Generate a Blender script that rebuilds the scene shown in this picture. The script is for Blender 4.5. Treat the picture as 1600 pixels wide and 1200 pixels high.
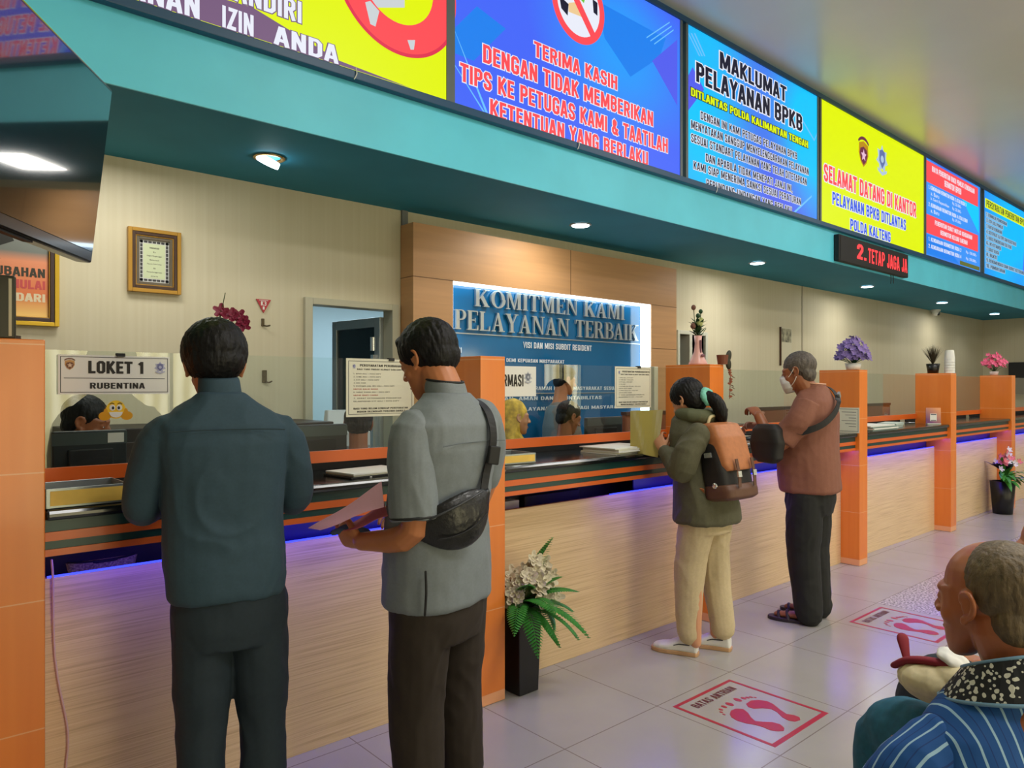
import bpy, math, random
from math import sin, cos, pi, radians, sqrt
from mathutils import Vector, Matrix, noise
# ---------------------------------------------------------------- camera, world, lights
for o in list(bpy.data.objects): bpy.data.objects.remove(o)
S = bpy.context.scene
EYE = 1.48; FPX = 1141.0; YAW = radians(48.5)
cam = bpy.data.cameras.new('camera'); camo = bpy.data.objects.new('camera', cam); S.collection.objects.link(camo)
cam.sensor_width = 36; cam.lens = FPX*36/1600; cam.shift_y = 5/1600; cam.clip_start = .05
camo.location = (0, 0, EYE); camo.rotation_euler = (radians(90), 0, YAW - radians(90))
S.camera = camo
S.view_settings.view_transform = 'Standard'; S.view_settings.look = 'None'
S.view_settings.gamma = 1; S.view_settings.use_curve_mapping = False
S.view_settings.exposure = 0.0
W = bpy.data.worlds.new('world'); S.world = W; W.use_nodes = True
W.node_tree.nodes['Background'].inputs[0].default_value = (.75, .85, 1, 1)
W.node_tree.nodes['Background'].inputs[1].default_value = .5
def lamp(name, kind, loc, energy, color, size=1, sizey=None, rot=(0, 0, 0), spot=None):
    l = bpy.data.lights.new(name, kind); l.energy = energy; l.color = color
    if kind == 'AREA':
        l.size = size
        if sizey: l.shape = 'RECTANGLE'; l.size_y = sizey
    elif kind == 'SPOT':
        l.spot_size = spot or radians(110); l.spot_blend = .6; l.shadow_soft_size = size
    else: l.shadow_soft_size = size
    o = bpy.data.objects.new(name, l); o.location = loc; o.rotation_euler = rot
    S.collection.objects.link(o); return o
# fluorescent troffers of the waiting hall, all behind or beside the view
for i, (x, y) in enumerate([(1.5, -1.6), (4.5, -1.6), (8, -1.6), (12, -1.6), (3, .6), (7, .6), (11, .6)]):
    lamp('hall_troffer', 'AREA', (x, y, 4.36), 50, (1, .98, .94), 1.2, .6)
lamp('office_tube', 'AREA', (4.0, 5.9, 2.5), 42, (.72, .88, 1), 2.4, .6)
for x in (1.0, 4.0, 7.0, 10., 13.5):
    lamp('staff_light', 'AREA', (x, 4.03, 2.74), 9, (1, .97, .9), .5, .3)

# ---------------------------------------------------------------- helpers
def lin(c):
    r = []
    for v in c:
        v /= 255.
        r.append(v/12.92 if v <= .04045 else ((v+.055)/1.055)**2.4)
    return (r[0], r[1], r[2], 1)
def ray(x, y):
    u = (x-800)/FPX; v = (605-y)/FPX
    return Vector((cos(YAW)+u*sin(YAW), sin(YAW)-u*cos(YAW), v))
def onY(x, y, Y):
    d = ray(x, y); t = Y/d.y; return Vector((t*d.x, Y, EYE+t*d.z))
def onZ(x, y, Z):
    d = ray(x, y); t = (Z-EYE)/d.z; return Vector((t*d.x, t*d.y, Z))
def onX(x, y, X):
    d = ray(x, y); t = X/d.x; return Vector((X, t*d.y, EYE+t*d.z))
def onD(x, y, t):
    d = ray(x, y); return Vector((t*d.x, t*d.y, EYE+t*d.z))
MATS = {}
def mat(name, col, rough=.5, metal=0, spec=.5, emit=None, es=1, coat=0, noise_s=None, noise_a=.08, bump=0, trans=0, alpha=1):
    if name in MATS: return MATS[name]
    m = bpy.data.materials.new(name); m.use_nodes = True; nt = m.node_tree; b = nt.nodes['Principled BSDF']
    c = lin(col); b.inputs['Base Color'].default_value = c
    b.inputs['Roughness'].default_value = rough; b.inputs['Metallic'].default_value = metal
    b.inputs['Specular IOR Level'].default_value = spec
    b.inputs['Coat Weight'].default_value = coat; b.inputs['Coat Roughness'].default_value = .08
    b.inputs['Transmission Weight'].default_value = trans; b.inputs['Alpha'].default_value = alpha
    if emit: b.inputs['Emission Color'].default_value = lin(emit); b.inputs['Emission Strength'].default_value = es
    if noise_s:
        tc = nt.nodes.new('ShaderNodeTexCoord'); mp = nt.nodes.new('ShaderNodeMapping'); n = nt.nodes.new('ShaderNodeTexNoise')
        n.inputs['Scale'].default_value = 1; n.inputs['Detail'].default_value = 4
        sc = noise_s if isinstance(noise_s, tuple) else (noise_s,)*3
        mp.inputs['Scale'].default_value = sc
        nt.links.new(tc.outputs['Object'], mp.inputs[0]); nt.links.new(mp.outputs[0], n.inputs['Vector'])
        r = nt.nodes.new('ShaderNodeValToRGB'); r.color_ramp.elements[0].position = .3; r.color_ramp.elements[1].position = .7
        r.color_ramp.elements[0].color = (c[0]*(1-noise_a), c[1]*(1-noise_a), c[2]*(1-noise_a), 1)
        r.color_ramp.elements[1].color = tuple(min(1, v*(1+noise_a)) for v in c[:3])+(1,)
        nt.links.new(n.outputs['Fac'], r.inputs[0]); nt.links.new(r.outputs[0], b.inputs['Base Color'])
        if bump:
            bp = nt.nodes.new('ShaderNodeBump'); bp.inputs['Strength'].default_value = bump; bp.inputs['Distance'].default_value = .01
            nt.links.new(n.outputs['Fac'], bp.inputs['Height']); nt.links.new(bp.outputs[0], b.inputs['Normal'])
    MATS[name] = m; return m
def N(m, kind, **kw):
    n = m.node_tree.nodes.new('ShaderNode'+kind)
    for k, v in kw.items(): setattr(n, k, v)
    return n
def L(m, a, b): m.node_tree.links.new(a, b)
def math_(m, op, a, b=None, c=None):
    n = N(m, 'Math', operation=op)
    for i, v in enumerate((a, b, c)):
        if v is None: continue
        if isinstance(v, (int, float)): n.inputs[i].default_value = v
        else: L(m, v, n.inputs[i])
    return n.outputs[0]
def mixc(m, f, a, b):
    n = N(m, 'Mix', data_type='RGBA')
    if isinstance(f, (int, float)): n.inputs[0].default_value = f
    else: L(m, f, n.inputs[0])
    for i, v in ((6, a), (7, b)):
        if isinstance(v, tuple): n.inputs[i].default_value = v
        else: L(m, v, n.inputs[i])
    return n.outputs[2]

class G:
    def __init__(s): s.v = []; s.f = []; s.mi = []; s.m = 0
    def add(s, vs, fs):
        o = len(s.v); s.v += [Vector(v) for v in vs]; s.f += [tuple(i+o for i in f) for f in fs]; s.mi += [s.m]*len(fs); return s
    def box(s, x0, x1, y0, y1, z0, z1):
        return s.add([(x0, y0, z0), (x1, y0, z0), (x1, y1, z0), (x0, y1, z0), (x0, y0, z1), (x1, y0, z1), (x1, y1, z1), (x0, y1, z1)],
              [(0, 3, 2, 1), (4, 5, 6, 7), (0, 1, 5, 4), (1, 2, 6, 5), (2, 3, 7, 6), (3, 0, 4, 7)])
    def hexa(s, p):  # 8 corners, bottom 4 then top 4
        return s.add(p, [(0, 3, 2, 1), (4, 5, 6, 7), (0, 1, 5, 4), (1, 2, 6, 5), (2, 3, 7, 6), (3, 0, 4, 7)])
    def prism(s, poly, O, U, V, D):
        O, U, V, D = Vector(O), Vector(U), Vector(V), Vector(D); n = len(poly)
        a = [O+U*p[0]+V*p[1] for p in poly]; b = [p+D for p in a]
        s.add(a+b, [tuple(range(n-1, -1, -1)), tuple(range(n, 2*n))]+[(i, (i+1) % n, n+(i+1) % n, n+i) for i in range(n)]); return s
    def rings(s, R, cap=True, closed=False):
        n = len(R[0]); o = len(s.v)
        for r in R: s.v += [Vector(p) for p in r]
        k = len(R)
        for i in range(k-1):
            for j in range(n):
                a = o+i*n+j; b = o+i*n+(j+1) % n
                s.f.append((a, b, b+n, a+n)); s.mi.append(s.m)
        if cap:
            s.f.append(tuple(o+j for j in range(n-1, -1, -1))); s.mi.append(s.m)
            s.f.append(tuple(o+(k-1)*n+j for j in range(n))); s.mi.append(s.m)
        return s
    def lathe(s, prof, c=(0, 0, 0), n=24, sq=False):
        R = []
        for r, z in prof: R.append([(c[0]+r*cos(2*pi*j/n+(pi/4 if sq else 0)), c[1]+r*sin(2*pi*j/n+(pi/4 if sq else 0)), c[2]+z) for j in range(n)])
        return s.rings(R)
    def cyl(s, c, r, h, n=24): return s.lathe([(r, 0), (r, h)], c, n)
    def limb(s, P, R, n=12, sub=4, caps=True, flat=1.0, up=None):
        P = [Vector(p) for p in P]
        if isinstance(R, (int, float)): R = [R]*len(P)
        pts = []; rad = []
        for i in range(len(P)-1):
            p0 = P[max(i-1, 0)]; p1 = P[i]; p2 = P[i+1]; p3 = P[min(i+2, len(P)-1)]
            for k in range(sub):
                t = k/sub
                pts.append(.5*((2*p1)+(-p0+p2)*t+(2*p0-5*p1+4*p2-p3)*t*t+(-p0+3*p1-3*p2+p3)*t**3))
                tt = t*t*(3-2*t); rad.append(R[i]*(1-tt)+R[i+1]*tt)
        pts.append(P[-1]); rad.append(R[-1])
        T = [(pts[min(i+1, len(pts)-1)]-pts[max(i-1, 0)]).normalized() for i in range(len(pts))]
        u = Vector(up) if up else (Vector((0, 0, 1)) if abs(T[0].z) < .9 else Vector((0, 1, 0)))
        out = []
        def ring(c, t, r, u):
            a = (u-t*u.dot(t)).normalized(); b = t.cross(a)
            return [c+a*(r*flat*cos(2*pi*j/n))+b*(r*sin(2*pi*j/n)) for j in range(n)], a
        if caps:
            for k in (1.35, 1.0, .5):
                r, _ = ring(pts[0]-T[0]*rad[0]*sin(k), T[0], rad[0]*max(cos(k), .05), u); out.append(r)
        for i in range(len(pts)):
            r, u2 = ring(pts[i], T[i], rad[i], u); u = u2; out.append(r)
        if caps:
            for k in (.5, 1.0, 1.35):
                r, _ = ring(pts[-1]+T[-1]*rad[-1]*sin(k), T[-1], rad[-1]*max(cos(k), .05), u); out.append(r)
        return s.rings(out)
    def ell(s, c, r, rot=None, n=16, m=10):
        R = []; c = Vector(c); M = rot or Matrix.Identity(3)
        for i in range(m+1):
            a = -pi/2+pi*i/m; a = max(-1.5, min(1.5, a))
            R.append([c+M @ Vector((r[0]*cos(a)*cos(2*pi*j/n), r[1]*cos(a)*sin(2*pi*j/n), r[2]*sin(a))) for j in range(n)])
        return s.rings(R)
    def torso(s, rows, n=28, ex=2.4):   # rows: (z, cx, cy, rx, ry [, yaw])
        R = []
        for row in rows:
            z, cx, cy, rx, ry = row[:5]; ya = row[5] if len(row) > 5 else 0; r = []
            tx = row[6] if len(row) > 6 else 0
            for j in range(n):
                a = 2*pi*j/n; ca, sa = cos(a), sin(a)
                x = rx*math.copysign(abs(ca)**(2/ex), ca); y = ry*math.copysign(abs(sa)**(2/ex), sa)
                r.append((cx+x*cos(ya)-y*sin(ya), cy+x*sin(ya)+y*cos(ya), z+tx*y))
            R.append(r)
        return s.rings(R)
    def xf(s, M, start=0):
        s.v = s.v[:start]+[M @ v for v in s.v[start:]]; return s
    def mesh(s, name, smooth=False):
        me = bpy.data.meshes.new(name); me.from_pydata([tuple(v) for v in s.v], [], s.f); me.validate()
        if len(me.polygons) == len(s.mi): me.polygons.foreach_set('material_index', s.mi)
        if smooth: me.polygons.foreach_set('use_smooth', [True]*len(me.polygons))
        me.update(); return me
def eul(x=0, y=0, z=0): return Matrix.Rotation(radians(z), 3, 'Z') @ Matrix.Rotation(radians(y), 3, 'Y') @ Matrix.Rotation(radians(x), 3, 'X')
def link(name, data, mats, parent=None):
    if isinstance(data, G): data = data.mesh(name)
    o = bpy.data.objects.new(name, data); S.collection.objects.link(o)
    for m in (mats if isinstance(mats, (list, tuple)) else [mats]): data.materials.append(m)
    if parent: o.parent = parent
    return o
def bevel(o, w=.004, seg=2):
    b = o.modifiers.new('b', 'BEVEL'); b.width = w; b.segments = seg; b.limit_method = 'ANGLE'; return o
def thing(name, label, cat, loc=(0, 0, 0), rotz=0, group=None):
    o = bpy.data.objects.new(name, None); S.collection.objects.link(o); o.empty_display_size = .05
    o.location = loc; o.rotation_euler = (0, 0, rotz); o['label'] = label; o['category'] = cat
    if group: o['group'] = group
    return o
def tag(o, label, cat, group=None):
    o['label'] = label; o['category'] = cat
    if group: o['group'] = group
    return o
def part(name, g, m, parent, label=None, smooth=False, bv=0):
    me = g.mesh(name, smooth) if isinstance(g, G) else g
    o = link(name, me, m, parent)
    if label: o['label'] = label
    if bv: bevel(o, bv)
    return o
def struct(name, g, m, bv=0):
    o = link(name, g, m); o['kind'] = 'structure'
    if bv: bevel(o, bv)
    return o
def fuse(g, voxel=.006, smooth=3, folds=None):
    """one continuous surface from the overlapping volumes in g"""
    me = g.mesh('tmp'); o = bpy.data.objects.new('tmp', me); S.collection.objects.link(o)
    r = o.modifiers.new('r', 'REMESH'); r.mode = 'VOXEL'; r.voxel_size = voxel; r.use_smooth_shade = True
    if smooth:
        sm = o.modifiers.new('s', 'SMOOTH'); sm.factor = .5; sm.iterations = smooth
    dg = bpy.context.evaluated_depsgraph_get(); dg.update()
    out = bpy.data.meshes.new_from_object(o.evaluated_get(dg))
    bpy.data.objects.remove(o); bpy.data.meshes.remove(me)
    if folds:
        nn = [v.normal.copy() for v in out.vertices]
        for v, n in zip(out.vertices, nn):
            v.co += n*folds(v.co)
    out.polygons.foreach_set('use_smooth', [True]*len(out.polygons)); out.update()
    return out
def raw_text(body, off=0, ext=0, align=None):
    cu = bpy.data.curves.new('t', 'FONT'); cu.body = body; cu.size = 1; cu.offset = off; cu.extrude = ext; cu.resolution_u = 3; cu.space_character = 1.08
    cu.align_x = 'CENTER' if align else 'LEFT'
    o = bpy.data.objects.new('t', cu); S.collection.objects.link(o)
    dg = bpy.context.evaluated_depsgraph_get(); dg.update()
    me = bpy.data.meshes.new_from_object(o.evaluated_get(dg)); bpy.data.objects.remove(o); bpy.data.curves.remove(cu)
    return me
GLY = {
'A': (.54, [[(.07, -.01), (.235, .92), (.305, .92), (.47, -.01)], [(.15, .27), (.39, .27)]]), 'B': (.54, [[(.1, .08), (.1, .92), (.34, .92), (.43, .84), (.43, .64), (.34, .53), (.1, .53)], [(.34, .53), (.44, .42), (.44, .2), (.34, .08), (.1, .08)]]),
'C': (.54, [[(.44, .66), (.44, .82), (.35, .92), (.19, .92), (.1, .82), (.1, .18), (.19, .08), (.35, .08), (.44, .18), (.44, .34)]]), 'D': (.54, [[(.1, .08), (.1, .92), (.33, .92), (.44, .8), (.44, .2), (.33, .08), (.1, .08), (.1, .2)]]),
'E': (.46, [[(.44, .92), (.1, .92), (.1, .08), (.44, .08)], [(.1, .51), (.4, .51)]]), 'F': (.45, [[(.44, .92), (.1, .92), (.1, 0)], [(.1, .5), (.4, .5)]]),
'G': (.54, [[(.44, .68), (.44, .82), (.35, .92), (.19, .92), (.1, .82), (.1, .18), (.19, .08), (.35, .08), (.44, .16), (.44, .46), (.27, .46)]]), 'H': (.54, [[(.1, 0), (.1, 1)], [(.44, 0), (.44, 1)], [(.1, .52), (.44, .52)]]),
'I': (.2, [[(.1, 0), (.1, 1)]]), 'J': (.44, [[(.34, 1), (.34, .18), (.26, .08), (.14, .08), (.08, .17), (.08, .32)]]), 'K': (.55, [[(.1, 0), (.1, 1)], [(.1, .36), (.46, 1.0)], [(.2, .56), (.48, 0)]]),
'L': (.44, [[(.1, 1), (.1, .08), (.43, .08)]]), 'M': (.74, [[(.1, 0), (.1, 1)], [(.64, 0), (.64, 1)], [(.13, .98), (.37, .12)], [(.61, .98), (.37, .12)]]), 'N': (.55, [[(.1, 0), (.1, 1)], [(.45, 0), (.45, 1)], [(.11, .96), (.44, .04)]]),
'O': (.54, [[(.1, .5), (.1, .82), (.19, .92), (.35, .92), (.44, .82), (.44, .18), (.35, .08), (.19, .08), (.1, .18), (.1, .52)]]), 'P': (.52, [[(.1, 0), (.1, .92), (.33, .92), (.43, .82), (.43, .56), (.33, .46), (.1, .46)]]),
'Q': (.54, [[(.1, .5), (.1, .82), (.19, .92), (.35, .92), (.44, .82), (.44, .18), (.35, .08), (.19, .08), (.1, .18), (.1, .52)], [(.3, .22), (.5, -.06)]]), 'R': (.54, [[(.1, 0), (.1, .92), (.33, .92), (.43, .82), (.43, .58), (.33, .48), (.1, .48)], [(.3, .48), (.45, 0)]]),
'S': (.52, [[(.42, .68), (.42, .82), (.34, .92), (.18, .92), (.1, .82), (.1, .66), (.17, .56), (.35, .44), (.42, .34), (.42, .18), (.34, .08), (.18, .08), (.1, .18), (.1, .32)]]), 'T': (.5, [[(0, .92), (.5, .92)], [(.25, .92), (.25, 0)]]),
'U': (.54, [[(.1, 1), (.1, .18), (.19, .08), (.35, .08), (.44, .18), (.44, 1)]]), 'V': (.54, [[(.06, 1.02), (.27, .02), (.48, 1.02)]]), 'W': (.78, [[(.06, 1.02), (.22, .03), (.39, .85), (.56, .03), (.72, 1.02)]]), 'X': (.54, [[(.07, 0), (.47, 1)], [(.07, 1), (.47, 0)]]),
'Y': (.52, [[(.05, 1), (.26, .46)], [(.47, 1), (.26, .46)], [(.26, .5), (.26, 0)]]), 'Z': (.5, [[(.06, .92), (.42, .92), (.08, .08), (.45, .08)]]), '1': (.36, [[(.04, .76), (.22, .94)], [(.22, 1), (.22, 0)]]),
'2': (.52, [[(.1, .68), (.1, .82), (.19, .92), (.34, .92), (.43, .82), (.43, .62), (.1, .1), (.1, .08), (.45, .08)]]), '3': (.52, [[(.1, .82), (.19, .92), (.34, .92), (.42, .82), (.42, .62), (.34, .53), (.2, .53)], [(.34, .53), (.42, .42), (.42, .18), (.34, .08), (.19, .08), (.1, .18)]]),
'4': (.54, [[(.36, 0), (.36, 1)], [(.34, .98), (.08, .3), (.5, .3)]]), '5': (.52, [[(.42, .92), (.1, .92), (.1, .54), (.34, .58), (.43, .48), (.43, .18), (.34, .08), (.18, .08), (.1, .18)]]), '6': (.52, [[(.42, .82), (.34, .92), (.19, .92), (.1, .82), (.1, .18), (.19, .08), (.34, .08), (.42, .18), (.42, .42), (.34, .52), (.1, .5)]]),
'7': (.5, [[(.04, .92), (.42, .92), (.2, 0)]]), '8': (.52, [[(.2, .53), (.1, .62), (.1, .82), (.19, .92), (.34, .92), (.42, .82), (.42, .62), (.33, .53), (.2, .53), (.1, .42), (.1, .18), (.19, .08), (.34, .08), (.42, .18), (.42, .42), (.33, .53)]]), '9': (.52, [[(.1, .18), (.19, .08), (.33, .08), (.42, .18), (.42, .82), (.33, .92), (.19, .92), (.1, .82), (.1, .58), (.19, .48), (.42, .5)]]),
'0': (.52, [[(.1, .5), (.1, .82), (.19, .92), (.34, .92), (.42, .82), (.42, .18), (.34, .08), (.19, .08), (.1, .18), (.1, .52)]]), '&': (.6, [[(.52, 0), (.16, .66), (.16, .84), (.24, .92), (.34, .84), (.34, .7), (.1, .36), (.1, .18), (.2, .08), (.34, .08), (.5, .42)]]),
'.': (.22, [[(.1, 0), (.1, .16)]]), ',': (.22, [[(.12, .14), (.06, -.12)]]), '-': (.32, [[(.04, .42), (.28, .42)]]), '(': (.3, [[(.24, 1.04), (.12, .8), (.12, .2), (.24, -.04)]]), ')': (.3, [[(.06, 1.04), (.18, .8), (.18, .2), (.06, -.04)]]), '+': (.46, [[(.04, .48), (.42, .48)], [(.23, .7), (.23, .26)]]), ' ': (.26, [])}
def stroke_text(body, hw):
    """condensed block capitals drawn as mitred strokes; returns vertices, faces, width"""
    vs = []; fs = []; X = 0
    for ch in body:
        w, lines = GLY[ch]
        for ln in lines:
            P = [Vector((X+p[0], p[1], 0)) for p in ln]; n = len(P); o = len(vs)
            for i, p in enumerate(P):
                d0 = (P[i]-P[i-1]).normalized() if i else None; d1 = (P[i+1]-P[i]).normalized() if i < n-1 else None
                if d0 is None: d0 = d1
                if d1 is None: d1 = d0
                t = (d0+d1); t = t.normalized() if t.length > .2 else d0; nn = Vector((-t.y, t.x, 0)); k = hw/max(.55, nn.dot(Vector((-d0.y, d0.x, 0)))); q = p.copy()
                if i == 0: q = p-d0*(hw-.085 if hw > .085 else 0)
                if i == n-1: q = p+d1*(hw-.085 if hw > .085 else 0)
                vs += [q+nn*k, q-nn*k]
            fs += [(o+2*i, o+2*i+1, o+2*i+3, o+2*i+2) for i in range(n-1)]
        X += w+.07
    return vs, fs, X-.07
def lettering(name, body, rect, m, parent, y=0, off=0, ext=0, out=None, outw=.03, align=None, label=None):
    """lettering fitted into a rectangle (x0, x1, z0, z1) of its parent's XZ plane, facing -Y"""
    x0, x1, z0, z1 = rect
    if all(c in GLY for c in body):
        hw = min(.1, .07+off*.6)
        def blk(h, yy):
            vs, fs, w = stroke_text(body, h); me = bpy.data.meshes.new(name)
            me.from_pydata([(x0+v.x/w*(x1-x0), yy-.00003*(i % 3), z0+v.y*(z1-z0)) for i, v in enumerate(vs)], [], fs); return me
        o = part(name, blk(hw, y), m, parent, label)
        if out: part('letter_outline', blk(hw+outw*1.5, y+.0015), out, parent)
        return o
    me = raw_text(body, .008, 0, align)
    xs = [v.co.x for v in me.vertices]; ys = [v.co.y for v in me.vertices]
    a, b, c, d = min(xs), max(xs), min(ys), max(ys); sx = (x1-x0)/(b-a); sy = (z1-z0)/(d-c)
    for v in me.vertices: v.co = (x0+(v.co.x-a)*sx, -v.co.z+y, z0+(v.co.y-c)*sy)
    return part(name, me, m, parent, label)
# ---------------------------------------------------------------- materials
ORANGE = mat('orange laminate', (232, 124, 40), .3, coat=.25)
def orange_tiles():
    m = ORANGE; nt = m.node_tree; b = nt.nodes['Principled BSDF']
    tc = N(m, 'TexCoord'); sp = N(m, 'SeparateXYZ'); L(m, tc.outputs['Object'], sp.inputs[0])
    z = math_(m, 'MODULO', math_(m, 'SUBTRACT', sp.outputs[2], .438-.39), .39)
    ln = math_(m, 'LESS_THAN', z, .004)
    mp = N(m, 'Mapping'); mp.inputs['Scale'].default_value = (14, 14, .8); L(m, tc.outputs['Object'], mp.inputs[0])
    n = N(m, 'TexNoise'); n.inputs['Scale'].default_value = 1.5; L(m, mp.outputs[0], n.inputs['Vector'])
    c = mixc(m, n.outputs['Fac'], lin((224, 116, 36)), lin((240, 138, 52)))
    c = mixc(m, ln, c, lin((238, 168, 118))); L(m, c, b.inputs['Base Color'])
orange_tiles()
ORANGE2 = mat('orange board', (214, 98, 34), .35, coat=.2)
VENEER = mat('pale veneer', (224, 190, 138), .42)
def veneer():
    m = VENEER; b = m.node_tree.nodes['Principled BSDF']; tc = N(m, 'TexCoord')
    mp = N(m, 'Mapping'); mp.inputs['Scale'].default_value = (2.2, 1, 190); L(m, tc.outputs['Object'], mp.inputs[0])
    n = N(m, 'TexNoise'); n.inputs['Scale'].default_value = 1; n.inputs['Detail'].default_value = 6; L(m, mp.outputs[0], n.inputs['Vector'])
    r = N(m, 'ValToRGB'); e = r.color_ramp.elements; e[0].position = .28; e[0].color = lin((196, 164, 122)); e[1].position = .5; e[1].color = lin((222, 192, 148))
    q = e.new(.75); q.color = lin((232, 206, 164)); L(m, n.outputs['Fac'], r.inputs[0]); L(m, r.outputs[0], b.inputs['Base Color'])
veneer()
PORTAL = mat('portal wood', (196, 148, 100), .5, noise_s=(1.5, 1.5, 30), noise_a=.06)
CREAM = mat('cream wall board', (206, 197, 168), .6)
def cream():
    m = CREAM; b = m.node_tree.nodes['Principled BSDF']; tc = N(m, 'TexCoord')
    mp = N(m, 'Mapping'); mp.inputs['Scale'].default_value = (26, 26, .25); L(m, tc.outputs['Object'], mp.inputs[0])
    n = N(m, 'TexNoise'); n.inputs['Scale'].default_value = 1.6; L(m, mp.outputs[0], n.inputs['Vector'])
    L(m, mixc(m, n.outputs['Fac'], lin((200, 190, 158)), lin((212, 204, 178))), b.inputs['Base Color'])
cream()
TEAL = mat('lit teal fascia', (98, 218, 246), .45, noise_s=2.5, noise_a=.05)  # same teal as the soffit; the fascia's stronger light is put into the colour
TEAL_SHADE = mat('shaded teal soffit', (54, 142, 172), .7, spec=.2, noise_s=2.5, noise_a=.05)  # same teal again, darkened in colour to carry the shade under the bulkhead
WHITEC = mat('ceiling white', (216, 212, 204), .27, spec=.6, noise_s=1.2, noise_a=.03)
HALLW = mat('hall wall', (205, 200, 186), .7)
BLACK = mat('black gloss', (14, 16, 18), .18, coat=.3)
BLACKM = mat('black matte', (22, 22, 24), .6)
STONE = mat('black granite worktop', (12, 18, 20), .16, coat=.3)
TEALSTRIP = mat('dark green strip', (20, 62, 60), .35)
WHITE = mat('white paper', (228, 228, 222), .6)
PAPER2 = mat('cream paper', (222, 220, 200), .6)
ALU = mat('aluminium', (176, 182, 182), .35, metal=.6)
GREYP = mat('grey plastic', (150, 154, 156), .4)
NAVY = mat('navy panel', (24, 28, 92), .35)
FLOOR = mat('polished tile', (190, 182, 176), .16, spec=.55)
def floor_():
    m = FLOOR; b = m.node_tree.nodes['Principled BSDF']; tc = N(m, 'TexCoord'); sp = N(m, 'SeparateXYZ'); L(m, tc.outputs['Object'], sp.inputs[0])
    gx = math_(m, 'MODULO', math_(m, 'ADD', sp.outputs[0], 61-1.53+.0025), .61); gy = math_(m, 'MODULO', math_(m, 'ADD', sp.outputs[1], 61-.873+.0025), .61)
    line = math_(m, 'MAXIMUM', math_(m, 'LESS_THAN', gx, .005), math_(m, 'LESS_THAN', gy, .005))
    n = N(m, 'TexNoise'); n.inputs['Scale'].default_value = 2.2; n.inputs['Detail'].default_value = 5; L(m, tc.outputs['Object'], n.inputs['Vector'])
    base = mixc(m, n.outputs['Fac'], lin((158, 155, 150)), lin((178, 175, 170)))
    v = N(m, 'TexNoise'); v.inputs['Scale'].default_value = 75; v.inputs['Detail'].default_value = 2; L(m, tc.outputs['Object'], v.inputs['Vector'])
    rr = N(m, 'ValToRGB'); rr.color_ramp.interpolation = 'CONSTANT'; e = rr.color_ramp.elements
    e[0].position = 0; e[0].color = lin((112, 108, 112)); e[1].position = .43; e[1].color = lin((170, 165, 165)); q = e.new(.56); q.color = lin((206, 202, 200))
    L(m, v.outputs['Fac'], rr.inputs[0])
    inx = math_(m, 'MULTIPLY', math_(m, 'GREATER_THAN', sp.outputs[0], 5.19), math_(m, 'LESS_THAN', sp.outputs[0], 9.46))
    iny = math_(m, 'MULTIPLY', math_(m, 'GREATER_THAN', sp.outputs[1], 1.483), math_(m, 'LESS_THAN', sp.outputs[1], 2.093))
    base = mixc(m, math_(m, 'MULTIPLY', inx, iny), base, rr.outputs[0])
    base = mixc(m, line, base, lin((128, 118, 112)))
    L(m, base, b.inputs['Base Color'])
    L(m, math_(m, 'MULTIPLY_ADD', n.outputs['Fac'], .05, .2), b.inputs['Roughness'])
floor_()
GLASS = mat('clear glass', (245, 255, 252), .0)
def glass_():
    m = GLASS; nt = m.node_tree; nt.nodes.remove(nt.nodes['Principled BSDF']); out = nt.nodes['Material Output']
    t = N(m, 'BsdfTransparent'); t.inputs[0].default_value = (.93, .97, .96, 1); g = N(m, 'BsdfGlossy'); g.inputs['Roughness'].default_value = .0
    f = N(m, 'Fresnel'); f.inputs[0].default_value = 1.5
    mx = N(m, 'MixShader'); gm = N(m, 'NewGeometry'); L(m, math_(m, 'MULTIPLY', math_(m, 'MULTIPLY', f.outputs[0], 1.6), math_(m, 'SUBTRACT', 1.0, gm.outputs['Backfacing'])), mx.inputs[0]); L(m, t.outputs[0], mx.inputs[1]); L(m, g.outputs[0], mx.inputs[2]); L(m, mx.outputs[0], out.inputs[0])
glass_()
def emis(name, col, s=1.0): return mat(name, (0, 0, 0), .4, emit=col, es=s, spec=.2)
LEDBLUE = emis('blue led tape', (84, 60, 255), 45)
LAMPW = emis('downlight lens', (235, 250, 255), 9)

# ---------------------------------------------------------------- room shell
YF = 3.49; YW = 4.6; ZS = 2.79; ZC = 4.47; XE = 16.39; XL = -3.0; YB = -4.0
g = G(); g.box(XL-.1, XE+.1, YB-.1, 7.2, -.06, 0); struct('floor', g, FLOOR)
g = G(); g.box(XL, XE, YB, YF+.1, ZC, ZC+.06); struct('ceiling', g, WHITEC)
# wall behind the staff, with two door openings
g = G()
D1 = (2.235, 2.90, 2.05); D2 = (6.40, 6.87, 2.04)
for a, b, z0, z1 in [(XL, D1[0], 0, ZS+.02), (D1[0], D1[1], D1[2], ZS+.02), (D1[1], D2[0], 0, ZS+.02), (D2[0], D2[1], D2[2], ZS+.02), (D2[1], XE, 0, ZS+.02)]:
    g.box(a, b, YW, YW+.1, z0, z1)
struct('wall_back', g, CREAM)
g = G(); g.box(XE, XE+.1, YB, YW+.1, 0, ZC+.05); struct('wall_right', g, CREAM)
g = G(); g.box(XL-.1, XL, YB, YW+.1, 0, ZC+.05); struct('wall_left', g, HALLW)
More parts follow.
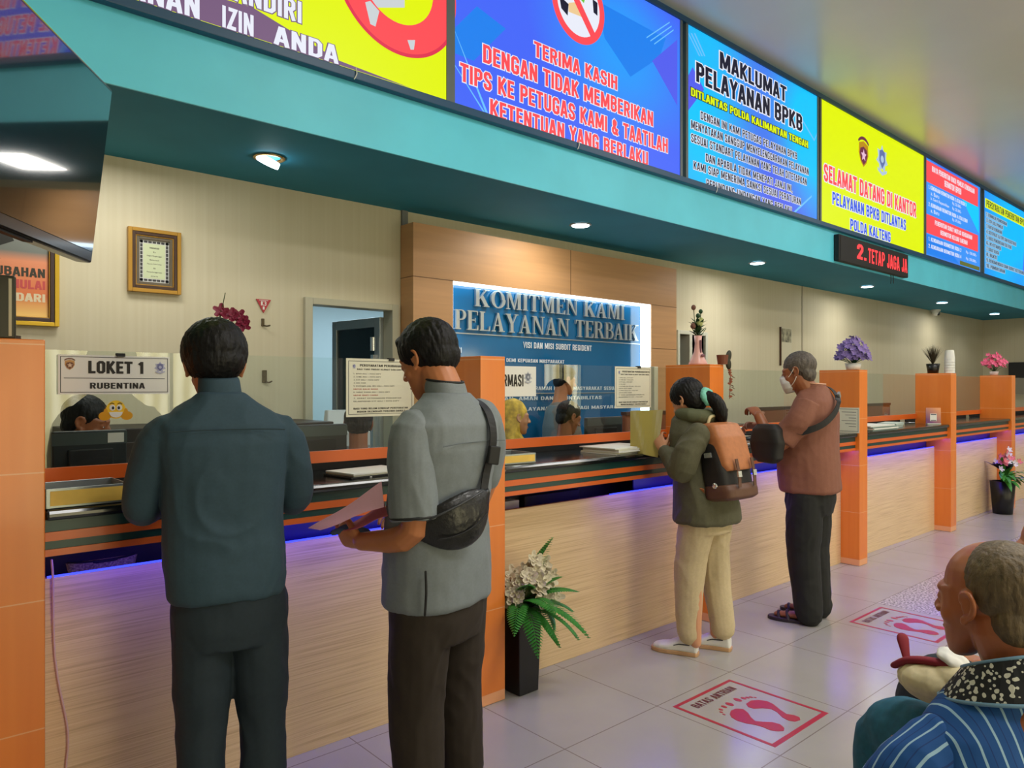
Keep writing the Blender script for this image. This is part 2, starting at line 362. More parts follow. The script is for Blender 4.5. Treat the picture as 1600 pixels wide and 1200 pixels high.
# front wall of the hall with tall daylit windows
WINS = [(.9, 2.1), (2.3, 3.55), (6.5, 7.6), (9.5, 10.6)]
g = G(); px = XL
for a, b in WINS:
    g.box(px, a, YB-.1, YB, 0, ZC+.05); g.box(a, b, YB-.1, YB, 2.35, ZC+.05); px = b
g.box(px, XE, YB-.1, YB, 0, ZC+.05); struct('wall_front', g, HALLW)
CURT = emis('sunlit curtain', (255, 240, 190), 7.0)
def curt():
    m = CURT; b = m.node_tree.nodes['Principled BSDF']; tc = N(m, 'TexCoord'); w = N(m, 'TexWave'); w.inputs['Scale'].default_value = 1.6; w.inputs['Distortion'].default_value = 2
    w.inputs['Detail'].default_value = 1; L(m, tc.outputs['Object'], w.inputs[0])
    L(m, mixc(m, w.outputs['Fac'], lin((205, 190, 130)), lin((255, 246, 205))), b.inputs['Emission Color'])
curt()
for i, (a, b) in enumerate(WINS):
    g = G()
    g.box(a, a+.05, YB-.06, YB+.02, 0, 2.35); g.box(b-.05, b, YB-.06, YB+.02, 0, 2.35); g.box(a+.05, b-.05, YB-.06, YB+.02, 2.3, 2.35); g.box((a+b)/2-.02, (a+b)/2+.02, YB-.06, YB+.02, 0, 2.3)
    w = struct('window_%d' % (i+1), g, ALU)
    g = G(); g.box(a+.05, b-.05, YB-.09, YB-.07, .02, 2.3); part('curtain', g, CURT, w, 'sunlit cream curtain')
# teal bulkhead: fascia and soffit
g = G(); g.box(XL, XE, YF, YW, ZS, ZS+.06); struct('soffit', g, TEAL_SHADE)
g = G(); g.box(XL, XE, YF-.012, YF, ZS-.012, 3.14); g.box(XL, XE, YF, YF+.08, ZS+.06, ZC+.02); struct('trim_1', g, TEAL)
g = G(); g.box(XL, XE, YF-.06, YF-.012, 3.105, 3.15); g.box(XL, XE, YF-.06, YF-.012, 4.385, 4.43); struct('trim_2', g, mat('sign frame blue', (24, 74, 112), .4), .004)
g = G(); g.box(6.28-.7-5.6+9.085, 9.1, YW-.004, YW, 0, ZS) if False else g.box(9.08, 9.10, YW-.004, YW-.0005, 0, ZS); struct('trim_3', g, mat('seam', (150, 142, 118), .6))
g = G(); g.box(2.97, 3.02, YW-.02, YW-.0005, 2.62, ZS); struct('trim_4', g, mat('conduit grey', (120, 122, 120), .5))
# rooms beyond the doors
PALE = mat('pale blue wall', (186, 208, 214), .6)
g = G(); g.box(.6, 6.3, 7.0, 7.1, 0, 2.7); struct('wall_office', g, PALE)
g = G(); g.box(.5, .6, YW+.1, 7.1, 0, 2.7); g.box(6.2, 6.3, YW+.1, 7.1, 0, 2.7); struct('wall_office_side', g, PALE)
g = G(); g.box(.5, 8.2, YW+.1, 7.1, 2.7, 2.76); struct('ceiling_office', g, WHITEC)
g = G(); g.box(6.3, 8.2, 5.6, 5.7, 0, 2.7); g.box(8.1, 8.2, YW+.1, 5.6, 0, 2.7); struct('wall_store', g, mat('dim wall', (120, 112, 104), .7))
# door frames and leaf
d = G(); a, b, z = D1
for bx in [(a-.035, a+.02, 0, z+.035), (b-.02, b+.035, 0, z+.035), (a+.02, b-.02, z-.01, z+.035)]: d.box(bx[0], bx[1], YW-.03, YW+.1, bx[2], bx[3])
door1 = struct('door_1', d, mat('cream frame', (188, 184, 160), .5), .004)
hx, hy = b-.03, YW+.1
best = min(((abs(800+FPX*((hx+.62*cos(q))*sin(YAW)-(hy+.62*sin(q))*cos(YAW))/((hx+.62*cos(q))*cos(YAW)+(hy+.62*sin(q))*sin(YAW))-524), q) for q in [radians(k) for k in range(92, 178, 2)]))[1]
lf = thing('door_leaf', 'grey aluminium door leaf with dark glass standing open in the rear doorway', 'door', (hx, hy, 0), best)
g = G(); w = .62
for bx in [(0, .07, .01, 2.0), (w-.06, w, .01, 2.0), (.07, w-.06, 1.93, 2.0), (.07, w-.06, .01, .1), (.07, w-.06, .95, 1.0)]: g.box(bx[0], bx[1], -.02, .02, bx[2], bx[3])
part('leaf_frame', g, ALU, lf, bv=.003)
g = G(); g.box(.07, w-.06, -.004, .004, .1, 1.93); part('door_glass', g, mat('dark tinted glass', (32, 50, 58), .12), lf)
g = G(); g.box(.03, .06, .02, .06, .6, 1.72); g.cyl((.045, .05, 1.75), .02, .1); part('pull_bar', g, mat('bright steel', (220, 224, 226), .2, metal=.8), lf)
d = G(); a, b, z = D2
for bx in [(a-.04, a, 0, z+.04), (b, b+.04, 0, z+.04), (a, b, z, z+.04), (a+.17, a+.22, 0, z)]: d.box(bx[0], bx[1], YW-.03, YW+.1, bx[2], bx[3])
struct('door_2', d, mat('pale frame', (196, 196, 180), .5), .004)
c = thing('storage_cabinet', 'tall dark cabinet seen through the open rear doorway', 'cabinet', (2.75, 6.7, 0))
g = G(); g.box(-.35, .35, -.25, .25, 0, 1.93); part('body', g, mat('dark cabinet', (30, 38, 44), .35), c, bv=.005)
g = G(); g.box(-.33, -.005, -.27, -.25, .1, 1.9); g.box(.005, .33, -.27, -.25, .1, 1.9); part('door', g, mat('cabinet door', (44, 52, 58), .3), c, bv=.004)
c = thing('dark_locker', 'black locker in the narrow doorway right of the wooden portal', 'cabinet', (6.86, 5.2, 0))
g = G(); g.box(-.2, .5, -.15, .25, 0, 1.95); part('body', g, BLACKM, c, bv=.005); g = G(); g.box(-.2, .5, -.16, -.15, 1.2, 1.22); part('shelf_edge', g, GREYP, c)

# ---------------------------------------------------------------- wooden portal and blue board
pt = thing('wooden_portal', 'light brown wooden portal with lit edges around the blue commitment board', 'portal', (4.55, 4.515, 0))
PX0, PX1, PF, PZ = 2.965-4.55, 6.14-4.55, 4.43-4.515, 2.675; OX0, OX1, OZ = 3.325-4.55, 5.735-4.55, 2.285
g = G(); g.box(PX0, OX0, PF, .08, 0, PZ); g.box(OX1, PX1, PF, .08, 0, PZ); g.box(OX0, OX1, PF, .08, OZ, PZ); g.box(OX0, OX1, PF, .08, 0, .72)
part('wood_casing', g, PORTAL, pt)
g = G(); J = mat('panel joint', (120, 84, 52), .6)
for z in (2.285, 1.86): g.box(PX0-.001, OX0, PF-.0015, PF, z-.003, z+.003); g.box(OX1, PX1, PF-.0015, PF, z-.003, z+.003)
g.box(.05, .056, PF-.0015, PF, OZ, PZ); g.box(PX0-.0015, PX0, PF, .08, 2.282, 2.288); g.box(PX0-.0015, PX0, PF, .08, 1.857, 1.863)
part('joint', g, J, pt)
g = G(); g.box(OX0+.002, OX1-.002, PF+.01, .055, OZ-.008, OZ-.001); g.box(OX1-.008, OX1-.001, PF+.01, .055, .74, OZ-.01); g.box(OX0+.001, OX0+.008, PF+.01, .055, .74, OZ-.01)
part('cove_light', g, emis('cove light', (225, 245, 255), 4.5), pt, 'white lit strip along the inner edge')
bd = thing('commitment_board', 'glossy blue wall board with silver raised letters inside the wooden portal', 'sign', (4.53, 4.56, 0))
g = G(); g.box(3.33-4.53, 5.73-4.53, 0, .025, .73, 2.28); part('board', g, mat('blue acrylic', (8, 98, 148), .12, coat=.5, noise_s=(1.2, 1, .8), noise_a=.15), bd)
SILV = mat('brushed silver letter', (190, 196, 198), .28, metal=.85)
def serif(ch):
    T, t, s = .2, .08, .055   # thick stem, thin stem, serif height
    def bx(a, b, c, d): return [(a, c), (b, c), (b, d), (a, d)]
    def dg(x0, x1, x2, x3): return [(x0, 0), (x1, 0), (x3, 1), (x2, 1)]
    def ringp(cx, cy, rx, ry, tx, ty, a0, a1, n=14):
        out = []
        for i in range(n):
            p = radians(a0+(a1-a0)*i/n); q = radians(a0+(a1-a0)*(i+1)/n)
            out.append([(cx+rx*cos(p), cy+ry*sin(p)), (cx+rx*cos(q), cy+ry*sin(q)), (cx+(rx-tx)*cos(q), cy+(ry-ty)*sin(q)), (cx+(rx-tx)*cos(p), cy+(ry-ty)*sin(p))])
        return out
    st = [bx(.06, .06+T, 0, 1), bx(0, .34, 0, s), bx(0, .34, 1-s, 1)]
    if ch == 'I': return st, .34
    if ch == 'L': return st+[bx(.2, .66, 0, s), [(.56, s), (.66, s), (.66, .26), (.62, .26)]], .68
    if ch == 'T': return [bx(.25, .45, 0, 1), bx(.17, .53, 0, s), bx(0, .7, 1-s, 1), [(0, 1-s), (.09, 1-s), (.03, .76), (0, .76)], [(.61, 1-s), (.7, 1-s), (.7, .76), (.67, .76)]], .7
    if ch == 'E': return st+[bx(.2, .66, 0, s), bx(.2, .63, 1-s, 1), bx(.2, .48, .49, .54), [(.56, s), (.66, s), (.66, .26), (.62, .26)], [(.55, 1-s), (.63, 1-s), (.63, .77), (.6, .77)], bx(.44, .48, .4, .63)], .68
    if ch == 'P': return st+ringp(.36, .74, .28, .26, .17, .055, -90, 90)+[bx(.2, .37, 1-s, 1), bx(.2, .37, .48, .535)], .66
    if ch == 'B': return st+ringp(.36, .76, .25, .24, .16, .055, -90, 90)+ringp(.36, .27, .3, .27, .17, .055, -90, 90)+[bx(.2, .37, 1-s, 1), bx(.2, .37, .5, .55), bx(.2, .37, 0, s)], .68
    if ch == 'R': return st+ringp(.36, .75, .27, .25, .17, .055, -90, 90)+[bx(.2, .37, 1-s, 1), bx(.2, .37, .5, .55), [(.32, .5), (.5, .5), (.76, 0), (.56, 0)], bx(.5, .84, 0, s)], .84
    if ch == 'O': return ringp(.44, .5, .44, .52, .2, .06, 0, 360, 28), .88
    if ch == 'K': return st+[[(.22, .36), (.26, .48), (.66, 1), (.74, 1)][::1], [(.3, .52), (.46, .68), (.84, 0), (.6, 0)], bx(.5, .86, 0, s), bx(.54, .86, 1-s, 1)], .88
    if ch == 'N': return [bx(.1, .1+t, 0, 1), bx(.7, .7+t, 0, 1), [(.06, 1), (.3, 1), (.78, 0), (.68, 0)], bx(0, .27, 0, s), bx(0, .25, 1-s, 1), bx(.6, .88, 1-s, 1)], .88
    if ch == 'M': return [bx(.1, .1+t, 0, 1), bx(.76, .76+T, 0, 1), [(.08, 1), (.3, 1), (.6, 0), (.5, 0)], [(.5, 0), (.57, 0), (.82, 1), (.74, 1)], bx(0, .27, 0, s), bx(0, .25, 1-s, 1), bx(.68, 1.02, 0, s), bx(.8, 1.02, 1-s, 1)], 1.04
    if ch == 'A': return [[(.1, 0), (.18, 0), (.46, 1), (.4, 1)], [(.54, 0), (.78, 0), (.48, 1), (.36, 1)], bx(.2, .62, .3, .36), bx(0, .28, 0, s), bx(.48, .86, 0, s)], .86
    if ch == 'Y': return [bx(.32, .52, 0, .48), [(.32, .46), (.52, .46), (.28, 1), (.04, 1)], [(.44, .46), (.52, .5), (.76, 1), (.68, 1)], bx(.24, .6, 0, s), bx(-.03, .34, 1-s, 1), bx(.58, .84, 1-s, 1)], .82
    return [], .35
def serif_line(txt, x0, x1, z0, z1):
    tot = sum(serif(c)[1]+.07 for c in txt)-.07; x = 0; sx = (x1-x0)/tot; h = z1-z0
    for c in txt:
        P, w = serif(c)
        if P:
            g = G()
            for i, p in enumerate(P): g.prism([(x0+(x+a)*sx, z0+b*h) for a, b in p], (0, -.03-.0004*i, 0), (1, 0, 0), (0, 0, 1), (0, .022, 0))
            part('raised_letter', g, SILV, bd)
        x += w+.07
def bdr(x0, y0, x1, y1, x2, y2, x3, y3, Y=4.55):   # rect from pixel corners
    a = onY(x0, y0, Y); b = onY(x1, y1, Y); c = onY(x2, y2, Y); d = onY(x3, y3, Y)
    return ((a.x+c.x)/2-4.53, (b.x+d.x)/2-4.53, (c.z+d.z)/2, (a.z+b.z)/2)
r = bdr(740, 452, 974, 477, 740, 480, 974, 499); serif_line('KOMITMEN KAMI', *r)
r = bdr(709, 485, 995, 507, 709, 514, 995, 533); serif_line('PELAYANAN TERBAIK', *r)
g = G(); g.box(-1.19, 1.19, -.006, 0, 1.90, 1.908); part('silver_rule', g, SILV, bd)
WL = mat('white letter', (215, 225, 232), .4)
lettering('small_lettering', 'VISI DAN MISI SUBDIT REGIDENT', bdr(818, 534, 925, 540, 818, 543, 925, 549), WL, bd, y=-.006, off=.02)
lettering('small_lettering', 'SUBDIT REGIDENT DITLANTAS MANDIRI', (-1.17, -1.0, 1.785, 1.81), WL, bd, y=-.006) if False else None
lettering('small_lettering', 'VISI', bdr(708, 542, 722, 543, 708, 550, 722, 552), WL, bd, y=-.006, off=.02)
lettering('small_lettering', 'PELAYANAN PRIMA DEMI KEPUASAN MASYARAKAT', (-1.0, .12, 1.69, 1.72), WL, bd, y=-.006, off=.02)
lettering('small_lettering', 'PROFESIONAL, CEPAT DAN RAMAH KEPADA MASYARAKAT SESUAI SOP', (-1.0, .98, 1.455, 1.487), WL, bd, y=-.006, off=.02)
g = G(); g.box(-1.0, 1.0, -.006, 0, 1.425, 1.431); part('silver_rule', g, SILV, bd)
lettering('small_lettering', 'TRANSPARAN, AMAN DAN AKUNTABILITAS', (-1.0, .62, 1.37, 1.4), WL, bd, y=-.006, off=.02)
lettering('small_lettering', 'MEWUJUDKAN PELAYANAN PRIMA BAGI MASYARAKAT', (-1.0, .98, 1.28, 1.31), WL, bd, y=-.006, off=.02)
# ---------------------------------------------------------------- the counter
PIL = [(-.35, .41), (2.12, 2.27), (3.975, 4.13), (6.145, 6.30), (8.30, 8.46), (10.40, 10.55)]
PLAB = ['broad orange pillar at the left edge of the photo', 'orange divider pillar right behind the man with the black waist bag', 'orange divider pillar topped by the pink vase', 'orange divider pillar topped by the purple flowers', 'orange divider pillar topped by white cups', 'orange divider pillar behind the potted flowers at the far end']
for (a, b), lb in zip(PIL, PLAB):
    g = G(); g.box(a, b, 2.615, 2.955, .001, 1.625); o = link('divider_pillar', g, ORANGE); bevel(o, .003)
    tag(o, lb, 'pillar', 'orange divider pillars')
BOOTH = [(.41, 2.12, 'LOKET 1, left of the second pillar'), (2.27, 3.975, 'the information booth behind the white flowers'), (4.13, 6.145, 'the booth where the brown shirted man stands'), (6.30, 8.30, 'the booth with the grey green files'), (8.46, 10.40, 'the booth between cups and pink blossoms'), (10.55, 16.385, 'the farthest booth')]
GLOWM = emis('blue edge glow', (50, 60, 255), 3)
for i, (a, b, lb) in enumerate(BOOTH):
    t = thing('service_counter', 'black topped counter with pale wood front at '+lb, 'counter', ((a+b)/2, 2.85, 0), 0, 'service counters between the pillars'); cx = (a+b)/2
    h = (b-a)/2-.001
    g = G(); g.box(-h, h, -.08, -.06, .001, .86); part('front_panel', g, VENEER, t)
    g = G(); g.box(-h, h, -.225, .27, 1.067, 1.10); part('slab', g, STONE, t, bv=.012)
    g = G(); g.box(-h, h, -.2, .1, .976, 1.002); part('green_strip', g, TEALSTRIP, t); g = G(); g.box(-h, h, -.2, .1, 1.03, 1.067); part('green_strip', g, TEALSTRIP, t)
    g = G(); g.box(-h, h, -.206, .1, 1.002, 1.03); part('orange_strip', g, ORANGE2, t); g = G(); g.box(-h, h, -.206, .1, .955, .976); part('orange_strip', g, ORANGE2, t)
    g = G(); g.box(-h, h, .09, .112, 1.15, 1.2); part('glass_rail', g, ORANGE2, t)
    g = G(); g.box(-h, h, .2, .25, .752, 1.067); part('support', g, BLACKM, t)
    g = G(); g.box(-h, h, .255, .268, 1.1, 1.15); part('slot_back', g, BLACKM, t)
    la, lb2, na, ea = [(.48, 2.1, .95, .44), (3.1, 3.96, 3.5, 3.2), (4.15, 6.13, 4.14, 4.15), (6.32, 8.28, 6.31, 6.32), (8.48, 10.38, 8.47, 8.48), (10.57, 14, 10.56, 10.57)][i]
    g = G(); g.box(la-cx, lb2-cx, -.175, -.16, .950, .9545); part('led_tape', g, LEDBLUE, t, 'glowing blue light tape')
    g = G(); g.box(ea-cx, lb2-cx, -.082, -.076, .8605, .8665); part('led_edge', g, GLOWM, t, 'thin blue glowing line')
    g = G(); g.box(na-cx, lb2-cx, -.01, .0, .5, .9545); part('backing_board', g, NAVY, t, 'navy board')
    g = G(); g.box(a+.003, b-.003, 2.948, 2.954, 1.201, 1.61); o = link('glass_screen', g, GLASS); tag(o, 'clear glass screen standing on the counter at '+lb, 'glass screen', 'glass screens')
# staff desk behind the glass
DESK = mat('brown desk', (150, 84, 48), .4)
for a, b, lb in [(.3, 2.15, 'LOKET 1'), (2.28, 3.95, 'the information booth glass'), (4.15, 6.1, 'the glass where the brown shirted man stands'), (6.3, 8.3, 'the glass beyond the grey green files')]:
    t = thing('staff_desk', 'low brown staff desk behind '+lb, 'desk', ((a+b)/2, 3.26, 0), 0, 'staff desks'); h = (b-a)/2
    g = G(); g.box(-h, h, -.14, .2, .72, .75); part('desk_top', g, DESK, t, bv=.003)
    for s in (-1, 1): g = G(); g.box(s*h-.02*(1+s), s*h+.02*(1-s), -.14, .18, 0, .72); part('side_panel', g, DESK, t)
# downlights
for i, x in enumerate((1.72, 4.3, 7.0, 9.7, 12.4, 15.0)):
    lb = ['tilted brass rimmed downlight nearest the camera, above LOKET 1', 'round downlight above the wooden portal', 'round downlight right of the portal, above the third booth', 'round downlight just below the red message board', 'second round downlight from the far end', 'round downlight nearest the far wall'][i]
    t = thing('downlight', lb, 'light', (x, 4.03, ZS), 0, 'round downlights in the soffit')
    g = G()
    R = []
    for r, z in [(.062, -.002), (.088, -.004), (.09, -.008), (.078, -.014), (.066, -.006)]: R.append([(r*cos(2*pi*k/28), r*sin(2*pi*k/28), z) for k in range(28)])
    g.rings(R, cap=False); part('rim', g, mat('brass rim', (190, 160, 110), .25, metal=.9) if i == 0 else GREYP, t, smooth=True)
    g = G(); g.lathe([(.001, -.03), (.064, -.03), (.064, 0)] if i == 0 else [(.07, -.016), (.07, -.002)], n=28)
    lens = part('lens', g, LAMPW, t)
    if i == 0: lens.rotation_euler = (radians(16), radians(18), 0); lens.location.z = -.012
    lamp('downlight_lamp', 'SPOT', (x, 4.03, ZS-.06), 4, (.95, .98, 1), .06, spot=radians(130))
# ---------------------------------------------------------------- backlit signs over the counter
SB, ST = 3.155, 4.385; YS = YF-.045
def blue_face(name, seed, ax=.5, a=(20, 175, 255), b=(70, 105, 250)):
    m = emis(name, b, 1.0); bs = m.node_tree.nodes['Principled BSDF']; tc = N(m, 'TexCoord')
    mp = N(m, 'Mapping'); mp.inputs['Location'].default_value = (seed, 0, seed*.7); mp.inputs['Scale'].default_value = (ax, 1, .7); L(m, tc.outputs['Object'], mp.inputs[0])
    n = N(m, 'TexNoise'); n.inputs['Scale'].default_value = 1.1; n.inputs['Detail'].default_value = 0; L(m, mp.outputs[0], n.inputs['Vector'])
    r = N(m, 'ValToRGB'); e = r.color_ramp.elements; e[0].position = .35; e[0].color = lin(a); e[1].position = .62; e[1].color = lin(b)
    L(m, n.outputs['Fac'], r.inputs[0]); L(m, r.outputs[0], bs.inputs['Emission Color']); return m
YEL = emis('sign yellow', (228, 246, 0), 1.0); RED = emis('sign red', (255, 78, 86), 1.0); SWH = emis('sign white', (235, 238, 250), 1.0)
SBLK = emis('sign black', (30, 30, 52), .9); SBLU = emis('sign letter blue', (52, 92, 230), 1.0); SPUR = emis('sign purple', (84, 96, 240), 1.0); SCY = emis('sign cyan', (0, 205, 255), 1.0)
SLB = emis('sign pale line', (110, 195, 255), 1.0); SMAUVE = emis('sign mauve', (126, 96, 132), .9); SMID = emis('sign mid blue', (30, 130, 240), 1.0)
FRM = mat('sign profile', (96, 108, 112), .4)
WID = {}
def sign(x0, x1, face, label):
    t = thing('light_box_sign', label, 'sign', (x0, YS, SB), 0, 'backlit signs above the counter')
    w = x1-x0; h = ST-SB; WID[t.name] = w
    g = G(); g.box(0, w, 0, .03, 0, h); part('face', g, face, t)
    g = G(); g.box(-.03, 0, -.006, .034, -.01, h+.01); g.box(w, w+.03, -.006, .034, -.01, h+.01); g.box(0, w, -.003, .034, -.012, 0); g.box(0, w, -.003, .034, h, h+.012); part('frame', g, FRM, t)
    return t, w, h
def srect(t, tl, tr, bl, br):
    P = [onY(p[0], p[1], YS) for p in (tl, tr, bl, br)]; x = t.location.x; z = t.location.z
    return (max(.04, (P[0].x+P[2].x)/2-x) if x > 0 else (P[0].x+P[2].x)/2-x, min(WID[t.name]-.03, (P[1].x+P[3].x)/2-x), (P[2].z+P[3].z)/2-z, (P[0].z+P[1].z)/2-z)
def poly(t, name, pts, m, y=-.001):
    g = G(); g.prism(pts, (0, y, 0), (1, 0, 0), (0, 0, 1), (0, -.0006, 0)); return part(name, g, m, t)
def polyp(t, name, px, m, y=-.001):
    x = t.location.x; z = t.location.z
    return poly(t, name, [(max(.003, min(WID[t.name]-.003, (p := onY(a, b, YS)).x-x)), max(.003, min(ST-SB-.003, p.z-z))) for a, b in px], m, y)
# sign 1 (yellow, left)
t, w, h = sign(-.35, 2.535, YEL, 'yellow backlit sign at upper left with white words IZIN ANDA')
def band(t, pts, m): polyp(t, 'ground_shape', pts, m)
band(t, [(150, -60), (395, 12), (530, 95), (640, 137), (560, 119), (400, 72), (130, -8)], SMAUVE)
lettering('lettering', 'MANDIRI', srect(t, (335, -42), (471, 0), (330, -7), (471, 33)), SWH, t, y=-.004, off=.03, out=SMAUVE, outw=.03)
lettering('lettering', 'LAYANAN IZIN ANDA', (1.15, 1.905, .0, .125), SWH, t, y=-.004, off=.02, out=SMAUVE, outw=.04) if False else None
r = srect(t, (412, 36), (530, 72), (412, 76), (526, 106)); lettering('lettering', 'ANDA', (r[0]+.05, r[1], .004, r[3]), SWH, t, y=-.004, off=.03, out=SMAUVE, outw=.03)
r2 = srect(t, (345, 10), (425, 34), (348, 52), (425, 75)); lettering('lettering', 'IZIN', (r2[0], r[0]-.05, .004, r[3]+.01), SWH, t, y=-.004, off=.03, out=SMAUVE, outw=.03)
lettering('lettering', 'PELAYANAN', (r2[0]-.75, r2[0]-.1, .004, r[3]+.02), SWH, t, y=-.004, off=.03, out=SMAUVE, outw=.03)
def annulus(t, cx, cz, ro, ri, m, y=-.002, sx=1, name='ring', a0=0, a1=360):
    g = G(); n = 48
    for i in range(n):
        p = radians(a0+(a1-a0)*i/n); q = radians(a0+(a1-a0)*(i+1)/n)
        g.prism([(cx+ro*sx*cos(p), cz+ro*cos(pi/2-p)), (cx+ro*sx*cos(q), cz+ro*sin(q)), (cx+ri*sx*cos(q), cz+ri*sin(q)), (cx+ri*sx*cos(p), cz+ri*sin(p))], (0, y, 0), (1, 0, 0), (0, 0, 1), (0, -.0008, 0))
    return part(name, g, m, t)
c = onY(622, -30, YS); cx = c.x-t.location.x; cz = c.z-t.location.z
annulus(t, cx, cz, .40, .235, RED, name='red_ring'); annulus(t, cx+.01, cz-.004, .405, .385, emis('sign deep red', (225, 50, 80), 1), y=-.0031, name='ring_edge', a0=200, a1=340)
band(t, [(572, 5), (590, 12), (632, 12), (632, -20), (575, -20)], emis('sign pale grey', (215, 222, 226), .9)); polyp(t, 'grey_figure_foot', [(570, 4), (578, 2), (592, 18), (586, 42), (578, 38)], emis('sign pale grey', (215, 222, 226), .9), -.004)
polyp(t, 'grey_figure_foot', [(636, 63), (648, 63), (646, 78), (641, 78)], emis('sign pale grey', (215, 222, 226), .9), -.004)
# sign 2 (blue, prohibition)
t, w, h = sign(2.595, 4.82, blue_face('sign two blue', 3.1), 'blue backlit sign with red words TERIMA KASIH and a red no-tipping circle')
polyp(t, 'ground_shape', [(1018, 96), (1058, 62), (1058, 165), (1020, 97)], SPUR, -.001); polyp(t, 'ground_shape', [(930, 0), (1040, 60), (1030, 90), (985, 120), (945, 60)], SMID, -.0008)
for p in ([(702, 46), (704, 46), (762, 180), (758, 182)], [(702, 100), (704, 99), (757, 182), (754, 181)]): polyp(t, 'pale_line', p, SLB, -.0015)
for k in range(3): polyp(t, 'pale_line', [(1010+k*6, 58+k*5), (1046+k*3, 34+k*6), (1046+k*3, 36+k*6), (1010+k*6, 60+k*5)], SLB, -.0016)
polyp(t, 'ground_shape', [(702, 40), (745, 10), (790, 45), (740, 95), (702, 80)], SMID, -.0007)
for body, q in [('TERIMA KASIH', ((834, 62), (964, 122), (834, 86), (964, 143))), ('DENGAN TIDAK MEMBERIKAN', ((754, 67), (1020, 177), (754, 97), (1020, 198))),
                ('TIPS KE PETUGAS KAMI & TAATILAH', ((717, 94), (1043, 220), (717, 125), (1043, 240))), ('KETENTUAN YANG BERLAKU', ((765, 152), (1012, 240), (765, 182), (1012, 260)))]:
    lettering('lettering', body, srect(t, *q), RED, t, y=-.004, off=.035, out=SWH, outw=.035)
c = onY(904, 8, YS); cx, cz = c.x-t.location.x, c.z-t.location.z
g = G(); g.prism([(cx+.25*cos(2*pi*k/40), cz+.25*sin(2*pi*k/40)) for k in range(40)], (0, -.0012, 0), (1, 0, 0), (0, 0, 1), (0, -.0006, 0)); part('white_disc', g, SWH, t)
annulus(t, cx, cz, .262, .212, RED, y=-.003, name='red_ring')
poly(t, 'red_bar', [(cx-.16, cz+.14), (cx-.12, cz+.18), (cx+.16, cz-.14), (cx+.12, cz-.18)], RED, -.0032)
poly(t, 'sleeve', [(cx-.19, cz+.0), (cx-.1, cz-.03), (cx-.11, cz-.11), (cx-.17, cz-.08)], SBLK, -.002); poly(t, 'hand', [(cx-.1, cz-.02), (cx+.02, cz+.03), (cx+.06, cz-.07), (cx-.1, cz-.08)], emis('sign skin', (240, 205, 150), 1), -.002)
poly(t, 'banknote', [(cx-.02, cz+.06), (cx+.03, cz+.2), (cx+.1, cz+.17), (cx+.05, cz+.03)], emis('sign green', (110, 200, 60), 1), -.0024); poly(t, 'sleeve', [(cx+.14, cz+.09), (cx+.19, cz+.08), (cx+.19, cz-.01), (cx+.15, cz)], SBLK, -.002)
# sign 3 (blue, proclamation)
t, w, h = sign(4.925, 7.115, blue_face('sign three blue', 7.7, .6, (0, 200, 255), (78, 100, 240)), 'blue backlit sign headed MAKLUMAT PELAYANAN BPKB in black letters')
polyp(t, 'ground_shape', [(1067, 115), (1082, 105), (1100, 140), (1067, 170)], SPUR)
for p in ([(1250, 180), (1272, 218), (1272, 221), (1250, 183)], [(1272, 218), (1276, 208), (1276, 212), (1272, 221)], [(1240, 335), (1268, 305), (1268, 308), (1243, 337)]): polyp(t, 'pale_line', p, SLB, -.0015)
for k in range(3): polyp(t, 'pale_line', [(1074+k*5, 52), (1076+k*5, 52), (1094+k*4, 88), (1092+k*4, 88)], SLB, -.0015)
for body, q, o, ow in [('MAKLUMAT', ((1124, 82), (1228, 135), (1124, 107), (1228, 159)), .04, .04), ('PELAYANAN BPKB', ((1087, 100), (1253, 178), (1087, 127), (1253, 206)), .04, .04)]:
    lettering('lettering', body, srect(t, *q), SBLK, t, y=-.004, off=o, out=SWH, outw=ow)
lettering('lettering', 'DITLANTAS POLDA KALIMANTAN TENGAH', srect(t, (1073, 133), (1262, 222), (1073, 147), (1262, 231)), YEL, t, y=-.004, off=.05, out=SBLK, outw=.06)
for body, q in [('DENGAN INI KAMI PETUGAS PELAYANAN BPKB', ((1094, 174), (1245, 239), (1094, 187), (1245, 249))), ('MENYATAKAN SANGGUP MENYELENGGARAKAN PELAYANAN', ((1069, 184), (1263, 263), (1069, 198), (1263, 273))),
                ('SESUAI STANDART PELAYANAN YANG TELAH DITETAPKAN', ((1072, 206), (1260, 279), (1072, 220), (1260, 289))), ('DAN APABILA TIDAK MENEPATI JANJI INI,', ((1102, 239), (1238, 291), (1102, 252), (1238, 301))),
                ('KAMI SIAP MENERIMA SANKSI SESUAI PERATURAN', ((1083, 252), (1251, 310), (1083, 265), (1251, 320))), ('PERUNDANG-UNDANGAN YANG BERLAKU', ((1103, 281), (1237, 323), (1103, 293), (1237, 334)))]:
    lettering('lettering', body, srect(t, *q), SBLK, t, y=-.004, off=.015, out=SWH, outw=.05)
